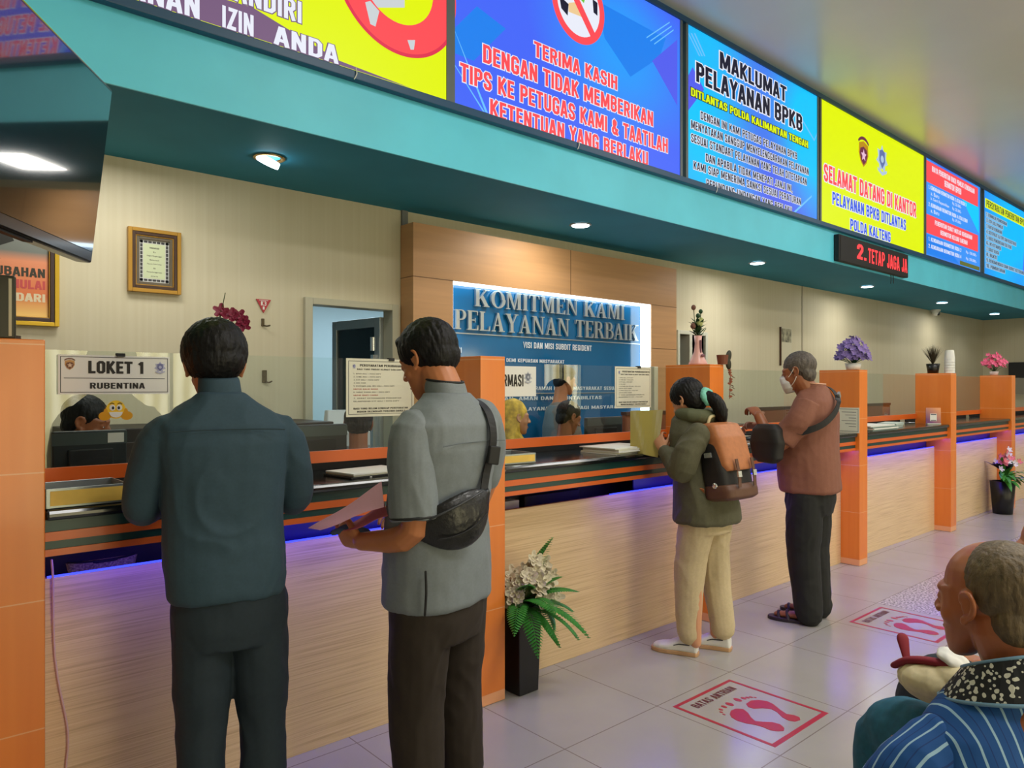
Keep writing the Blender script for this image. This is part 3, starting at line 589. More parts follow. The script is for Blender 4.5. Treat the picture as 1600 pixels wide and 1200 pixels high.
# sign 4 (yellow, welcome)
t, w, h = sign(7.205, 9.955, YEL, 'yellow backlit sign with red words SELAMAT DATANG DI KANTOR')
for body, q, m in [('SELAMAT DATANG DI KANTOR', ((1278, 252), (1431, 318), (1278, 281), (1431, 338)), RED), ('PELAYANAN BPKB DITLANTAS', ((1300, 303), (1415, 341), (1300, 321), (1415, 358)), SBLU), ('POLDA KALTENG', ((1328, 342), (1391, 363), (1328, 359), (1391, 378)), SBLU)]:
    r_ = srect(t, *q); lettering('lettering', body, (max(r_[0], .05), r_[1], r_[2], r_[3]), m, t, y=-.004, off=.035, out=SWH, outw=.04)
def crest_gold(t, cx, cz, s, y=-.002, mk=lambda n, c: emis(n, c, 1)):
    G1 = mk('crest gold', (190, 140, 20)); M1 = mk('crest maroon', (110, 36, 70)); P1 = mk('crest pink', (235, 190, 215))
    g = G()
    for i in range(10):
        p = radians(35+110*i/10); q = radians(35+110*(i+1)/10); g.prism([(cx+s*.62*cos(p), cz+s*.1+s*.5*sin(p)), (cx+s*.62*cos(q), cz+s*.1+s*.5*sin(q)), (cx+s*.55*cos(q), cz+s*.1+s*.37*sin(q)), (cx+s*.55*cos(p), cz+s*.1+s*.37*sin(p))], (0, y, 0), (1, 0, 0), (0, 0, 1), (0, -.0008, 0))
    part('crest_scroll', g, M1, t)
    poly(t, 'crest_shield', [(cx+s*a, cz+s*b) for a, b in [(-.42, .3), (0, .42), (.42, .3), (.45, -.1), (.28, -.42), (0, -.62), (-.28, -.42), (-.45, -.1)]], G1, y)
    poly(t, 'crest_shield', [(cx+s*a, cz+s*b) for a, b in [(-.3, .1), (0, .2), (.3, .1), (.36, -.12), (.22, -.38), (0, -.54), (-.22, -.38), (-.36, -.12)]], M1, y-.001)
    poly(t, 'crest_star', [(cx+s*(.26 if k % 2 == 0 else .12)*sin(k*pi/5), cz-s*.16+s*(.26 if k % 2 == 0 else .12)*cos(k*pi/5)) for k in range(10)], P1, y-.002)
def crest_star(t, cx, cz, s, y=-.002, mk=lambda n, c: emis(n, c, 1)):
    A = mk('crest pale', (176, 200, 225)); B = mk('crest blue', (96, 112, 170))
    poly(t, 'crest_star', [(cx+s*(.62 if k % 2 == 0 else .4)*sin(k*pi/7), cz+s*(.62 if k % 2 == 0 else .4)*cos(k*pi/7)) for k in range(14)], A, y)
    poly(t, 'crest_shield', [(cx+s*a, cz+s*b) for a, b in [(-.28, .34), (0, .42), (.28, .34), (.3, -.1), (0, -.42), (-.3, -.1)]], B, y-.001)
    poly(t, 'crest_wheel', [(cx+s*.16*cos(k*pi/6), cz+s*.16*sin(k*pi/6)) for k in range(12)], A, y-.002)
    poly(t, 'crest_scroll', [(cx+s*a, cz+s*b) for a, b in [(-.5, -.42), (0, -.56), (.5, -.42), (.46, -.56), (0, -.72), (-.46, -.56)]], A, y-.002)
c = onY(1349, 237, YS); crest_gold(t, c.x-t.location.x, c.z-t.location.z, .27)
c = onY(1378, 249, YS); crest_star(t, c.x-t.location.x, c.z-t.location.z, .26)
# sign 5 (price list)
t, w, h = sign(10.03, 12.14, blue_face('sign five blue', 1.4, .5, (60, 150, 250), (62, 92, 226)), 'blue backlit price sign with two red heading bands')
def bandz(t, w, z0, z1, m=RED, a=.01, b=None): poly(t, 'red_band', [(a, z0), (b or w-.1, z0), (b or w-.1, z1), (a, z1)], m)
bandz(t, w, .93, 1.2); bandz(t, w, .28, .52); poly(t, 'ground_shape', [(1.35, .93), (2.05, .55), (2.05, .93)], SCY); poly(t, 'ground_shape', [(.02, .02), (1.2, .02), (.6, .26), (.02, .26)], SMID)
poly(t, 'olive_band', [(1.25, .015), (2.08, .015), (2.08, .07), (1.25, .07)], emis('sign olive', (110, 120, 60), .8))
for body, r in [('BIAYA PENERBITAN BUKU PEMILIK KENDARAAN', (.2, 1.85, 1.09, 1.16)), ('BERMOTOR (BPKB)', (.65, 1.3, .98, 1.06)), ('1. KENDARAAN BERMOTOR RODA 2 ATAU RODA 3', (.08, 1.5, .85, .9)), ('a. Baru', (.16, .45, .78, .83)), ('Rp. 225.000,-', (.95, 1.3, .78, .83)), ('b. Ganti Kepemilikan', (.16, .82, .71, .76)), ('Rp. 225.000,-', (.95, 1.3, .71, .76)),
                ('2. KENDARAAN BERMOTOR RODA 4 ATAU LEBIH', (.08, 1.55, .63, .68)), ('a. Baru', (.16, .45, .56, .61)), ('Rp. 375.000,-', (.95, 1.3, .56, .61)),
                ('PENERBITAN SURAT MUTASI KENDARAAN', (.3, 1.75, .42, .48)), ('BERMOTOR KELUAR DAERAH', (.5, 1.55, .32, .38)), ('1. KENDARAAN BERMOTOR RODA 2', (.08, 1.3, .19, .24)), ('Rp. 150.000,-', (1.5, 1.95, .19, .24)), ('2. KENDARAAN BERMOTOR RODA 4', (.08, 1.3, .1, .15)), ('Rp. 250.000,-', (1.5, 1.95, .1, .15))]:
    lettering('lettering', body, r, SWH, t, y=-.004, off=.02)
# sign 6 (requirements)
t, w, h = sign(12.32, 15.4, blue_face('sign six blue', 5.2, .5, (0, 190, 255), (30, 150, 250)), 'cyan backlit sign with a yellow heading, farthest in the row')
poly(t, 'heading_band', [(.05, .98), (2.6, .98), (2.6, 1.12), (.05, 1.12)], YEL); poly(t, 'ground_shape', [(2.0, .2), (2.35, .5), (2.1, .85)], SPUR)
lettering('lettering', 'PERSYARATAN PENERBITAN BPKB BARU', (.1, 2.5, 1.0, 1.1), SBLK, t, y=-.004, off=.02)
for k, (body, x) in enumerate([('1. FORMULIR PERMOHONAN', 1.0), ('2. KTP ASLI PEMILIK', .8), ('3. FAKTUR KENDARAAN', .75), ('4. SERTIFIKAT UJI TIPE DAN REGISTRASI', 1.5), ('5. HASIL PEMERIKSAAN CEK FISIK', 1.25), ('6. KWITANSI', .7), ('7. SURAT KUASA', .6), ('8. BUKTI', .5), ('9. REKOMENDASI DAN SURAT KETERANGAN', 2.1), ('10. PEMBAYARAN', .9)]):
    z = .86-k*.084; poly(t, 'text_band', [(.07, z-.012), (x+.13, z-.012), (x+.13, z+.062), (.07, z+.062)], emis('sign band grey', (150, 190, 220), 1)); lettering('lettering', body, (.1, x+.1, z, z+.05), SBLK, t, y=-.004, off=.01)
# red LED message board
t = thing('message_board', 'black electronic message board with glowing red text under the yellow sign', 'sign', (7.55, 3.42, 2.795))
g = G(); g.box(0, 1.84, 0, .055, 0, .275); part('housing', g, BLACKM, t, bv=.006)
g = G(); g.box(.02, .03, 0, .002, .01, .26); part('edge_strip', g, mat('dark red trim', (70, 14, 18), .4), t)
REDL = emis('red led', (255, 62, 66), 1.6)
a = onY(1337, 381, 3.41); b = onY(1417, 404, 3.41)
lettering('lettering', '2.', (.42, .66, .07, .225), REDL, t, y=-.003, off=.05, ext=.001); lettering('lettering', 'TETAP JAGA JA', (.70, 1.80, .055, .215), REDL, t, y=-.003, off=.01)
g = G(); g.limb([(1.45, .05, .0), (1.46, .05, -.05), (1.45, .05, -.1)], .004); g.limb([(1.52, .05, .0), (1.53, .05, -.04), (1.53, .05, -.09)], .004); part('cable', g, BLACKM, t, smooth=True)
# cable ties along the sign frame
for px, py, lb in [(556, 120, 'small white tie hanging from the frame under the leftmost yellow sign'), (904, 238, 'small white tie hanging from the frame under the TERIMA KASIH sign'), (1120, 305, 'small white tie hanging from the frame under the MAKLUMAT sign')]:
    p = onY(px, py, YF-.065); g = G(); g.limb([(p.x, YF-.066, 3.16), (p.x+.004, YF-.068, 3.13), (p.x-.01, YF-.066, 3.1)], .003, n=6); o = link('cable_tie', g, WHITE)
    tag(o, lb, 'cable tie', 'ties on the sign frame')
# ---------------------------------------------------------------- television
tv = thing('television', 'black wall television tilted down at the upper left corner', 'television', (0, 0, 0))
d = Vector((cos(radians(57)), sin(radians(57)), 0)); nrm = Vector((cos(radians(-33)), sin(radians(-33)), 0))
top = onD(178, 141, 2.0); bot = onD(145, 412, 1.96); up = (top-bot); hh = up.length; up.normalize(); nn = d.cross(up).normalized()
if nn.dot(nrm) < 0: nn = -nn
O = bot
Mtv = Matrix(((-d.x, up.x, nn.x, O.x), (-d.y, up.y, nn.y, O.y), (-d.z, up.z, nn.z, O.z), (0, 0, 0, 1)))  # local x toward the camera, y up, z out of the screen
Minv = Mtv
tv.location = Mtv @ Vector((.37, hh/2, -.04))
off = Matrix.Translation(-tv.location)
def tvp(name, g, m, bv=0): g.xf(off @ Mtv); return part(name, g, m, tv, bv=bv)
g = G(); g.box(0, .74, 0, hh, -.045, -.002); tvp('housing', g, BLACK, .006)
g = G(); g.box(.012, .728, .03, hh-.012, -.002, .0005); tvp('screen', g, mat('tv screen', (6, 9, 10), .03, spec=1.0, coat=1))
g = G(); g.box(.15, .6, .06, hh-.12, -.08, -.045); tvp('rear_cover', g, BLACKM, .01)
g = G(); g.box(.33, .42, .12, .3, -.14, -.08); tvp('bracket', g, BLACKM)
g = G(); g.box(.30, .45, -.004, .0, -.03, -.01); tvp('stand_mount', g, BLACKM)
pole = Mtv @ Vector((.375, .2, -.17)) - Vector(tv.location)
g = G(); g.cyl((pole.x, pole.y, pole.z-.15), .025, ZC-(tv.location.z+pole.z)+.14); part('ceiling_pole', g, BLACKM, tv, smooth=True)
# ---------------------------------------------------------------- things on the back wall
def frame_thing(nm, label, cat, x0, x1, z0, z1, bars, Y=YW):
    t = thing(nm, label, cat, ((x0+x1)/2, Y, z0)); w = (x1-x0)/2; h = z1-z0; ins = 0; dpt = .035
    for k, (bw, col, mt) in enumerate(bars):
        g = G(); D = -dpt+.004*k
        g.box(-w+ins, -w+ins+bw, D, 0, ins, h-ins); g.box(w-ins-bw, w-ins, D, 0, ins, h-ins); g.box(-w+ins+bw, w-ins-bw, D, 0, ins, ins+bw); g.box(-w+ins+bw, w-ins-bw, D, 0, h-ins-bw, h-ins)
        part('frame' if k == 0 else 'moulding', g, mt, t, bv=.002); ins += bw
    return t, w-ins, ins, h-ins
GOLD = mat('gilt frame', (176, 132, 50), .35, metal=.4); BRN = mat('dark brown moulding', (62, 34, 14), .4)
t, w, z0, z1 = frame_thing('framed_certificate', 'gilt framed certificate hanging on the cream wall above the LOKET 1 sign', 'picture', 1.12, 1.408, 2.03, 2.4, [(.022, 0, GOLD), (.018, 0, BRN), (.006, 0, GOLD), (.016, 0, mat('taupe mat', (96, 86, 70), .6))])
g = G(); g.box(-w, w, -.012, -.002, z0, z1); part('certificate', g, mat('certificate border', (206, 208, 206), .6), t)
g = G(); random.seed(2)
for k in range(11):
    z = z0+.012+(z1-z0-.024)*k/10
    for s in (-1, 1): g.box(s*(w-.012)-.006, s*(w-.012)+.006, -.0135, -.012, z-.009, z+.009)
for k in range(7):
    x = -w+.012+(2*w-.024)*k/6
    for zz in (z0+.012, z1-.012): g.box(x-.009, x+.009, -.0135, -.012, zz-.006, zz+.006)
part('ornate_border', g, mat('ink', (60, 60, 62), .6), t)
g = G(); g.box(-w+.022, w-.022, -.0132, -.012, z0+.022, z1-.022); part('parchment', g, mat('parchment', (204, 214, 176), .6), t)
INK = mat('ink', (60, 60, 62), .6)
for k, (body, f) in enumerate([('PENGHARGAAN', .4), ('Ke', .1), ('Piagam Penghargaan', .62), ('diberikan kepada', .4), ('Pelayanan Publik Terbaik', .6), ('atas', .1), ('Penyelenggaraan', .62), ('Jakarta', .3), ('Kepala', .25)]):
    z = z1-.045-k*.0235; lettering('lettering', body, (-f*w*.8, f*w*.8, z-.005, z+.004), INK, t, y=-.0138)
# poster behind the television
t, w, z0, z1 = frame_thing('framed_poster', 'gold framed orange poster reading UBAHAN MULAI DARI below the television', 'poster', .26, .782, 1.806, 2.42, [(.022, 0, mat('bright gilt', (196, 160, 44), .3, metal=.5)), (.02, 0, mat('plum moulding', (58, 34, 30), .4)), (.006, 0, GOLD)])
PO = mat('poster print', (230, 130, 70), .4); b = PO.node_tree.nodes['Principled BSDF']
tc = N(PO, 'TexCoord'); sp = N(PO, 'SeparateXYZ'); L(PO, tc.outputs['Object'], sp.inputs[0]); rr = N(PO, 'ValToRGB'); e = rr.color_ramp.elements
e[0].position = .06; e[0].color = lin((250, 205, 120)); e[1].position = .16; e[1].color = lin((228, 120, 66)); q = e.new(.34); q.color = lin((235, 150, 110)); q = e.new(.39); q.color = lin((120, 126, 122)); q = e.new(.6); q.color = lin((150, 156, 152))
L(PO, sp.outputs[2], rr.inputs[0]); L(PO, rr.outputs[0], b.inputs['Base Color'])
g = G(); g.box(-w, w, -.012, -.002, z0, z1); part('print', g, PO, t)
g = G(); g.prism([(-w, .42), (.02, .52), (.06, .44), (-.02, .40), (.0, .34), (-w, .33)], (0, -.0125, 0), (1, 0, 0), (0, 0, 1), (0, -.0005, 0)); part('dark_figure', g, mat('print black', (26, 28, 28), .5), t)
lettering('lettering', 'PERUBAHAN', (w-.015-.324, w-.015, .258, .305), mat('print dark', (52, 48, 34), .5), t, y=-.013, off=.04, out=mat('print cream', (232, 214, 180), .5), outw=.04)
lettering('lettering', 'MULAI', (w-.015-.16, w-.015, .195, .24), mat('print pink', (206, 80, 80), .5), t, y=-.013, off=.05); lettering('lettering', 'DARI', (w-.015-.13, w-.015, .128, .17), mat('print cream', (232, 214, 180), .5), t, y=-.013, off=.05)
# box on the left pillar
t = thing('speaker_box', 'olive black box standing on the broad left pillar', 'speaker', (.12, 2.78, 1.626))
p = onY(18, 437, 2.78)
g = G(); g.box(-.3, p.x-.12, -.1, .1, 0, .195); part('body', g, mat('olive black', (40, 38, 20), .4), t, bv=.006)
g = G(); g.box(p.x-.12-.02, p.x-.12-.012, -.1015, -.1, .01, .185); part('trim', g, mat('cream trim', (190, 180, 150), .5), t)
t = link('tape_roll', G().lathe([(.0, 0), (.028, 0), (.028, .018), (.0, .018)], (.345, 2.8, 1.626), 20), mat('brown plastic', (58, 44, 30), .4)); tag(t, 'small dark brown puck on top of the broad left pillar', 'roll')
# red triangle pennant and hooks
p = onY(411, 468, YW)
g = G(); g.prism([(-.05, 0), (.05, 0), (0, -.088)], (0, -.006, 0), (1, 0, 0), (0, 0, 1), (0, -.004, 0)); tri = thing('triangle_pennant', 'small red triangular sign on the cream wall left of the door', 'sign', (p.x, YW, p.z))
part('plate', g, mat('pennant red', (176, 34, 48), .4), tri); lettering('lettering', 'K3', (-.018, .018, -.04, -.012), WHITE, tri, y=-.0105, off=.04); g = G(); g.box(-.006, .006, -.0108, -.0104, -.066, -.046); g.box(-.03, .03, -.0108, -.0104, -.008, -.005); part('white_mark', g, WHITE, tri)
for px, py, lb in [(411, 505, 'small metal wall hook under the red triangle'), (414, 590, 'taller metal wall hook seen through the glass right of the first man')]:
    p = onY(px, py, YW); t = thing('wall_hook', lb, 'hook', (p.x, YW, p.z), 0, 'wall hooks')
    k = 1.6 if py > 550 else 1
    g = G(); g.box(-.012*k, .006*k, -.01, 0, -.02*k, .03*k); part('plate', g, mat('hook bronze', (84, 72, 52), .35, metal=.6), t, bv=.002); g = G(); g.limb([(0, -.008, -.015*k), (.012, -.03, -.02*k), (.03, -.035, -.015*k)], .005, n=8); part('hook', g, mat('hook bronze', (84, 72, 52), .35, metal=.6), t, smooth=True)
# calendar on the wall far right
p = onY(1228, 512, YW); t = thing('wall_calendar', 'small white wall calendar with a grey picture above the brown shirted man', 'calendar', (p.x, YW, p.z))
g = G(); g.box(-.13, .13, -.008, -.001, -.42, 0); part('sheet', g, mat('calendar sheet', (208, 202, 176), .6), t); g = G(); g.box(-.12, .12, -.009, -.008, -.185, -.015); part('picture', g, mat('calendar picture', (150, 146, 120), .6, noise_s=14, noise_a=.75), t)
g = G(); g.box(-.165, -.145, -.02, -.001, -.48, 0); part('cord', g, BRN, t)
# security camera under the soffit
t = thing('security_camera', 'white dome security camera under the soffit by the back wall', 'camera', (13.55, 4.5, ZS))
g = G(); g.lathe([(.0, 0), (.075, 0), (.07, -.03), (.0, -.03)], n=20); part('base', g, WHITE, t, smooth=False)
g = G(); g.ell((0, 0, -.055), (.055, .055, .05)); part('dome', g, WHITE, t, smooth=True); g = G(); g.ell((0, -.035, -.07), (.03, .03, .03)); part('lens', g, BLACK, t, smooth=True)
# ---------------------------------------------------------------- floor markings
REDF = mat('floor red', (176, 44, 62), .4)
def loop_world(pts): return [(onZ(1040+x*.16875, 1040+y*.16873, 0).x, onZ(1040+x*.16875, 1040+y*.16873, 0).y) for x, y in pts]
MC = Vector((3.035, 1.785, 0))
st = thing('floor_sticker', 'red bordered queue line sticker with two footprints on the floor nearer the camera', 'sticker', tuple(MC), 0, 'queue stickers on the floor')
g = G(); a, b, w = .238, .255, .018
for bx in [(-a, a, b-w, b), (-a, a, -b, -b+w*1.3), (-a, -a+w, -b+w*1.3, b-w), (a-w, a, -b+w*1.3, b-w)]: g.box(*bx, .0002, .001)
part('border', g, REDF, st)
def flatp(name, pts, m=REDF, z=.001):
    g = G(); g.prism(pts, (0, 0, .0002), (1, 0, 0), (0, 1, 0), (0, 0, z)); return part(name, g, m, st)
FA = [(595, 450), (605, 420), (650, 400), (720, 405), (765, 440), (790, 480), (830, 515), (900, 522), (990, 525), (1060, 545), (1100, 580), (1095, 605), (1040, 610), (970, 600), (900, 570), (830, 550), (740, 535), (660, 510), (610, 480)]
FB = [(745, 355), (790, 325), (860, 320), (940, 330), (1000, 360), (1060, 410), (1120, 450), (1190, 460), (1240, 480), (1248, 505), (1200, 520), (1140, 510), (1080, 480), (1030, 430), (980, 405), (900, 395), (820, 400), (765, 385)]
for F_ in (FA, FB): flatp('footprint', [(x-MC.x, y-MC.y) for x, y in loop_world(F_)][::-1])
for (x, y, r) in [(540, 453, .007), (515, 432, .008), (512, 408, .010), (542, 382, .013), (592, 358, .019), (668, 318, .019), (722, 303, .013), (758, 297, .010), (792, 293, .009), (830, 296, .007)]:
    (wx, wy), = loop_world([(x, y)]); flatp('toe', [(wx-MC.x+r*.75*cos(k*pi/6), wy-MC.y+r*1.15*sin(k*pi/6)) for k in range(12)])
sv, sf, sw = stroke_text('BATAS ANTRIAN', .08); me = bpy.data.meshes.new('lettering'); me.from_pydata([(-.165+v.x/sw*.33, .165+v.y*.045, .0012) for v in sv], [], sf)
part('lettering', me, mat('floor dark red', (104, 44, 46), .5), st)
s2 = st.copy(); S.collection.objects.link(s2); s2.location.x += 1.845; s2['label'] = 'red bordered queue line sticker with footprints, farther one near the speckled tile'
for ch in list(st.children): k = ch.copy(); S.collection.objects.link(k); k.parent = s2
# ---------------------------------------------------------------- signs and papers on the glass
def sheet_sign(name, label, cat, x0, x1, z0, z1, Y, m=WHITE, th=.002, border=None, bm=None):
    t = thing(name, label, cat, ((x0+x1)/2, Y, z0)); w = (x1-x0)/2; h = z1-z0
    g = G(); g.box(-w, w, -th, 0, 0, h); part('sheet', g, m, t)
    if border:
        g = G(); i = border; q = .0022
        for bx in [(-w+i, w-i, h-i-q, h-i), (-w+i, w-i, i, i+q), (-w+i, -w+i+q, i, h-i), (w-i-q, w-i, i, h-i)]: g.box(bx[0], bx[1], -th-.0004, -th, bx[2], bx[3])
        part('border_line', g, bm or INK, t)
    return t, w, h
YG = 2.935
t, w, h = sheet_sign('counter_sign', 'white sign reading LOKET 1 RUBENTINA clipped to the glass at the left', 'sign', .498, .862, 1.455, 1.594, YG, border=.006)
BLK = mat('printed black', (34, 30, 24), .6)
lettering('lettering', 'LOKET 1', (-.09, .092, .075, .118), BLK, t, y=-.003, off=.06); lettering('lettering', 'RUBENTINA', (-.085, .095, .020, .041), BLK, t, y=-.003, off=.03)
g = G(); g.box(-.165, .165, -.0026, -.002, .056, .058); part('rule', g, INK, t)
pm = lambda n, c: mat('printed '+n, c, .6)
crest_gold(t, -.147, .107, .034, y=-.0024, mk=lambda n, c: mat('print '+n, {'crest gold': (196, 150, 90), 'crest maroon': (120, 80, 60), 'crest pink': (220, 190, 160)}[n], .6)); crest_star(t, .148, .1, .034, y=-.0024, mk=lambda n, c: mat('print '+n, {'crest pale': (176, 178, 206), 'crest blue': (110, 112, 160)}[n], .6))
g = G(); g.box(.0, .028, -.008, .012, .136, .148); part('binder_clip', g, BLACKM, t)
# smiling sticker
p = onY(181, 642, YG); t = thing('smiley_sticker', 'yellow grinning face sticker with two thumbs on the glass under the LOKET 1 sign', 'sticker', (p.x, YG, p.z))
YF_ = mat('sticker yellow', (240, 196, 40), .4); YD = mat('sticker amber', (214, 152, 20), .4)
def disc(name, cx, cz, rx, rz, m, y, t=t, a0=0, a1=360):
    g = G(); pts = [(cx+rx*cos(radians(a0+(a1-a0)*k/24)), cz+rz*sin(radians(a0+(a1-a0)*k/24))) for k in range(24 if a1-a0 == 360 else 25)]; g.prism(pts, (0, y, 0), (1, 0, 0), (0, 0, 1), (0, -.0006, 0)); return part(name, g, m, t)
disc('face', 0, .005, .032, .033, YF_, 0)
for s in (-1, 1):
    disc('hand', s*.036, -.018, .02, .016, YD, -.0002); disc('thumb', s*.033, -.004, .007, .013, YD, -.0004)
    disc('eye', s*.0115, .012, .0095, .011, WHITE, -.001); disc('pupil', s*.0095, .011, .004, .0055, BLACKM, -.0017)
    g = G(); g.limb([(s*.006, -.002, .026), (s*.013, -.002, .029), (s*.02, -.002, .025)], .0011, n=5); part('eyebrow', g, BLACKM, t, smooth=True)
disc('mouth', 0, -.004, .022, .02, WHITE, -.0012, a0=180, a1=360)
# requirement sheets
def req(name, label, x0, x1, z0, z1, red=True, Y=YG):
    t, w, h = sheet_sign(name, label, 'notice', x0, x1, z0, z1, Y, m=mat('laminated sheet', (222, 220, 200), .35, coat=.3), border=.011)
    GR = mat('grey print', (120, 118, 108), .6); RP = mat('red print', (186, 96, 84), .6); k = w/.18
    lettering('lettering', 'PERSYARATAN PERUBAHAN DATA', (-w*.62, w*.9, h-.036, h-.026), BLK, t, y=-.0028, off=.03); lettering('lettering', 'BAGI YANG PINDAH ALAMAT DAN GANTI NAMA', (-w*.7, w*.88, h-.052, h-.045), BLK, t, y=-.0028)
    crest_star(t, -w*.78, h-.035, .016, y=-.0022, mk=lambda n, c: mat('print '+n, (150, 150, 170), .6))
    for i, (s, f, r) in enumerate([('1. BPKB ASLI + FOTO COPY', .45, 0), ('2. STNK ASLI + FOTO COPY', .45, 0), ('3. KTP ASLI + FOTO COPY', .42, 0), ('4. CEK FISIK', .2, 0), ('5. KWITANSI JUAL BELI ASLI + FOTO COPY', .68, 0), ('UNTUK BALIK NAMA', .4, 1), ('6. SURAT KUASA ASLI + FOTO COPY', .6, 0), ('UNTUK GANTI WARNA', .4, 1), ('7. SURAT KETERANGAN PENGANTAR', .8, 0), ('DILAMPIRKAN KTP ASLI + FOTO COPY', .76, 0)]):
        z = h-.072-i*(h-.125)/10; lettering('lettering', s, (-w*.8, -w*.8+f*w*1.75, z, z+.0055), RP if r and red else GR, t, y=-.0028)
    lettering('lettering', 'BAGI YANG BELUM LENGKAP PERSYARATAN', (-w*.8, w*.8, .033, .041), BLK, t, y=-.0028, off=.02); lettering('lettering', 'MOHON DILENGKAPI TERLEBIH DAHULU', (-w*.7, w*.72, .019, .027), BLK, t, y=-.0028, off=.02)
    g = G(); g.box(.04, .068, -.008, .014, h-.008, h+.006); part('binder_clip', g, BLACKM, t); return t
req('notice_sheet', 'laminated requirements notice on the glass beside the head of the man in grey', 1.606, 1.968, 1.346, 1.61)
req('notice_sheet', 'laminated requirements notice on the glass left of the young woman', 3.438, 3.792, 1.35, 1.608, False)
t, w, h = sheet_sign('information_sign', 'white sign ending in RMASI behind the orange pillar on the information booth glass', 'sign', 2.2, 2.772, 1.43, 1.593, YG)
lettering('lettering', 'INFORMASI', (-.06, .192, .055, .118), BLK, t, y=-.003, off=.03); crest_star(t, .225, .105, .05, y=-.0024, mk=lambda n, c: mat('print2 '+n, {'crest pale': (176, 180, 190), 'crest blue': (110, 116, 130)}[n], .6))
# notice on the side of pillar four
t = thing('pillar_notice', 'white notice taped to the left side of the pillar behind the man in brown', 'notice', (6.142, 2.70, 1.1))
g = G(); g.box(-.002, 0, -.085, .085, 0, .21); part('sheet', g, PAPER2, t); g = G()
for k in range(6): g.box(-.0026, -.002, -.06, .06-.03*(k % 3), .17-k*.024, .174-k*.024)
part('print_line', g, INK, t); g = G(); g.box(-.0026, -.002, -.078, .078, .012, .015); g.box(-.0026, -.002, -.078, .078, .196, .199); g.box(-.0026, -.002, -.078, -.075, .012, .199); part('border_line', g, INK, t)
# white post beside pillar three
g = G(); g.box(3.86, 3.90, 2.958, 3.0, 1.2, 1.615); o = link('glass_post', g, mat('cream post', (214, 210, 190), .5)); bevel(o, .003); tag(o, 'cream post at the right end of the second booth glass', 'post')
# ---------------------------------------------------------------- on the worktops
STEEL = mat('tray steel', (150, 158, 160), .35, metal=.6)
def tray(label, x, y, w, d, h, rz=0):
    t = thing('document_tray', label, 'tray', (x, y, 1.101), rz, 'trays on the worktop')
    g = G(); s = .12; T_ = .004
    g.box(-w, w, 0, d, 0, .003); g.box(-w, w, 0, T_, 0, h); g.box(-w, w, d-T_, d, 0, h); g.box(-w, -w+T_, 0, d, 0, h); g.box(w-T_, w, 0, d, 0, h); part('body', g, STEEL, t, bv=.001)
    g = G(); g.box(-w+.012, w-.008, -.0015, 0, .008, h-.008); part('label', g, mat('tray label', (236, 196, 90), .5, noise_s=9, noise_a=.12), t, 'yellow paper label'); return t
tray('grey metal tray with a yellow front label at LOKET 1', .535, 2.655, .118, .2, .062, .02)
tray('grey metal tray with a yellow front label just right of the second pillar', 2.40, 2.68, .125, .2, .05, -.06)
def stack(name, label, cat, c, w, d, n, col, rz=0, th=.006, jit=.008, top=None, z=1.101):
    t = thing(name, label, cat, (c[0], c[1], z), rz); random.seed(int(c[0]*100))
    for k in range(n):
        a = random.uniform(-jit, jit); b_ = random.uniform(-jit, jit); g = G(); g.box(-w+a, w+a, -d+b_, d+b_, k*th, k*th+th*.9); part('sheet', g, col if not isinstance(col, list) else col[k % len(col)], t)
    return t
stack('open_register', 'open white register book with dark cover left of the man in grey', 'book', (1.64, 2.81), .15, .1, 3, [BLACKM, PAPER2, WHITE], .12, .007)
g = G(); g.box(1.52, 1.6, 2.7, 2.73, 1.101, 1.104); o = link('name_card', g, WHITE); tag(o, 'small white card at the worktop edge beside the teal sleeve', 'card')
stack('paper_stack', 'thick stack of white forms on the worktop left of the young woman', 'papers', (3.32, 2.80), .19, .13, 6, [WHITE, PAPER2, WHITE], .05, .006, .014)
stack('file_bundle', 'bundle of grey green and white files right of the brown shirted man', 'files', (6.75, 2.78), .26, .13, 4, [mat('grey green file', (120, 138, 130), .6), WHITE, mat('grey green file', (120, 138, 130), .6), WHITE], .0, .011, .02)
stack('file_bundle', 'pale file bundle behind the grey green files in the fourth booth', 'files', (7.3, 2.82), .2, .08, 4, [mat('pale file', (186, 204, 198), .5)], .2, .011, .01)
stack('paper_stack', 'white papers on the worktop between the backpack and the brown shirted man', 'papers', (5.0, 2.80), .2, .12, 3, [WHITE, mat('blue grey sheet', (140, 160, 170), .6)], .1, .006, .02)
def standee(label, loc, rz, w=.07, h=.17):
    t = thing('card_standee', label, 'standee', loc, rz, 'purple card standees')
    m = mat('standee print', (196, 130, 150), .4); b = m.node_tree.nodes['Principled BSDF']
    if not b.inputs['Base Color'].is_linked:
        tc = N(m, 'TexCoord'); sp = N(m, 'SeparateXYZ'); L(m, tc.outputs['Object'], sp.inputs[0]); r = N(m, 'ValToRGB'); e = r.color_ramp.elements; e[0].position = .0; e[0].color = lin((110, 60, 120)); e[1].position = .2; e[1].color = lin((232, 160, 110))
        L(m, math_(m, 'ADD', sp.outputs[2], math_(m, 'MULTIPLY', sp.outputs[0], .8)), r.inputs[0]); L(m, r.outputs[0], b.inputs['Base Color'])
    g = G(); g.box(-w, w, -.003, .003, .01, h); part('card', g, m, t); g = G(); g.box(-w*.45, w*.45, -.004, -.003, .035, .11); part('white_panel', g, WHITE, t); g = G(); g.box(-w*.38, w*.38, -.0045, -.004, .098, .106); g.box(-w*.38, w*.38, -.0045, -.004, .038, .046); part('print_bar', g, mat('dark print', (50, 40, 70), .5), t)
    g = G(); g.box(-w*.9, w*.9, -.03, .03, 0, .012); part('stand', g, mat('clear stand', (210, 214, 200), .2), t, bv=.003); return t
standee('purple and orange card standee on the worktop beside the fifth pillar', (8.12, 2.72, 1.101), radians(-50))
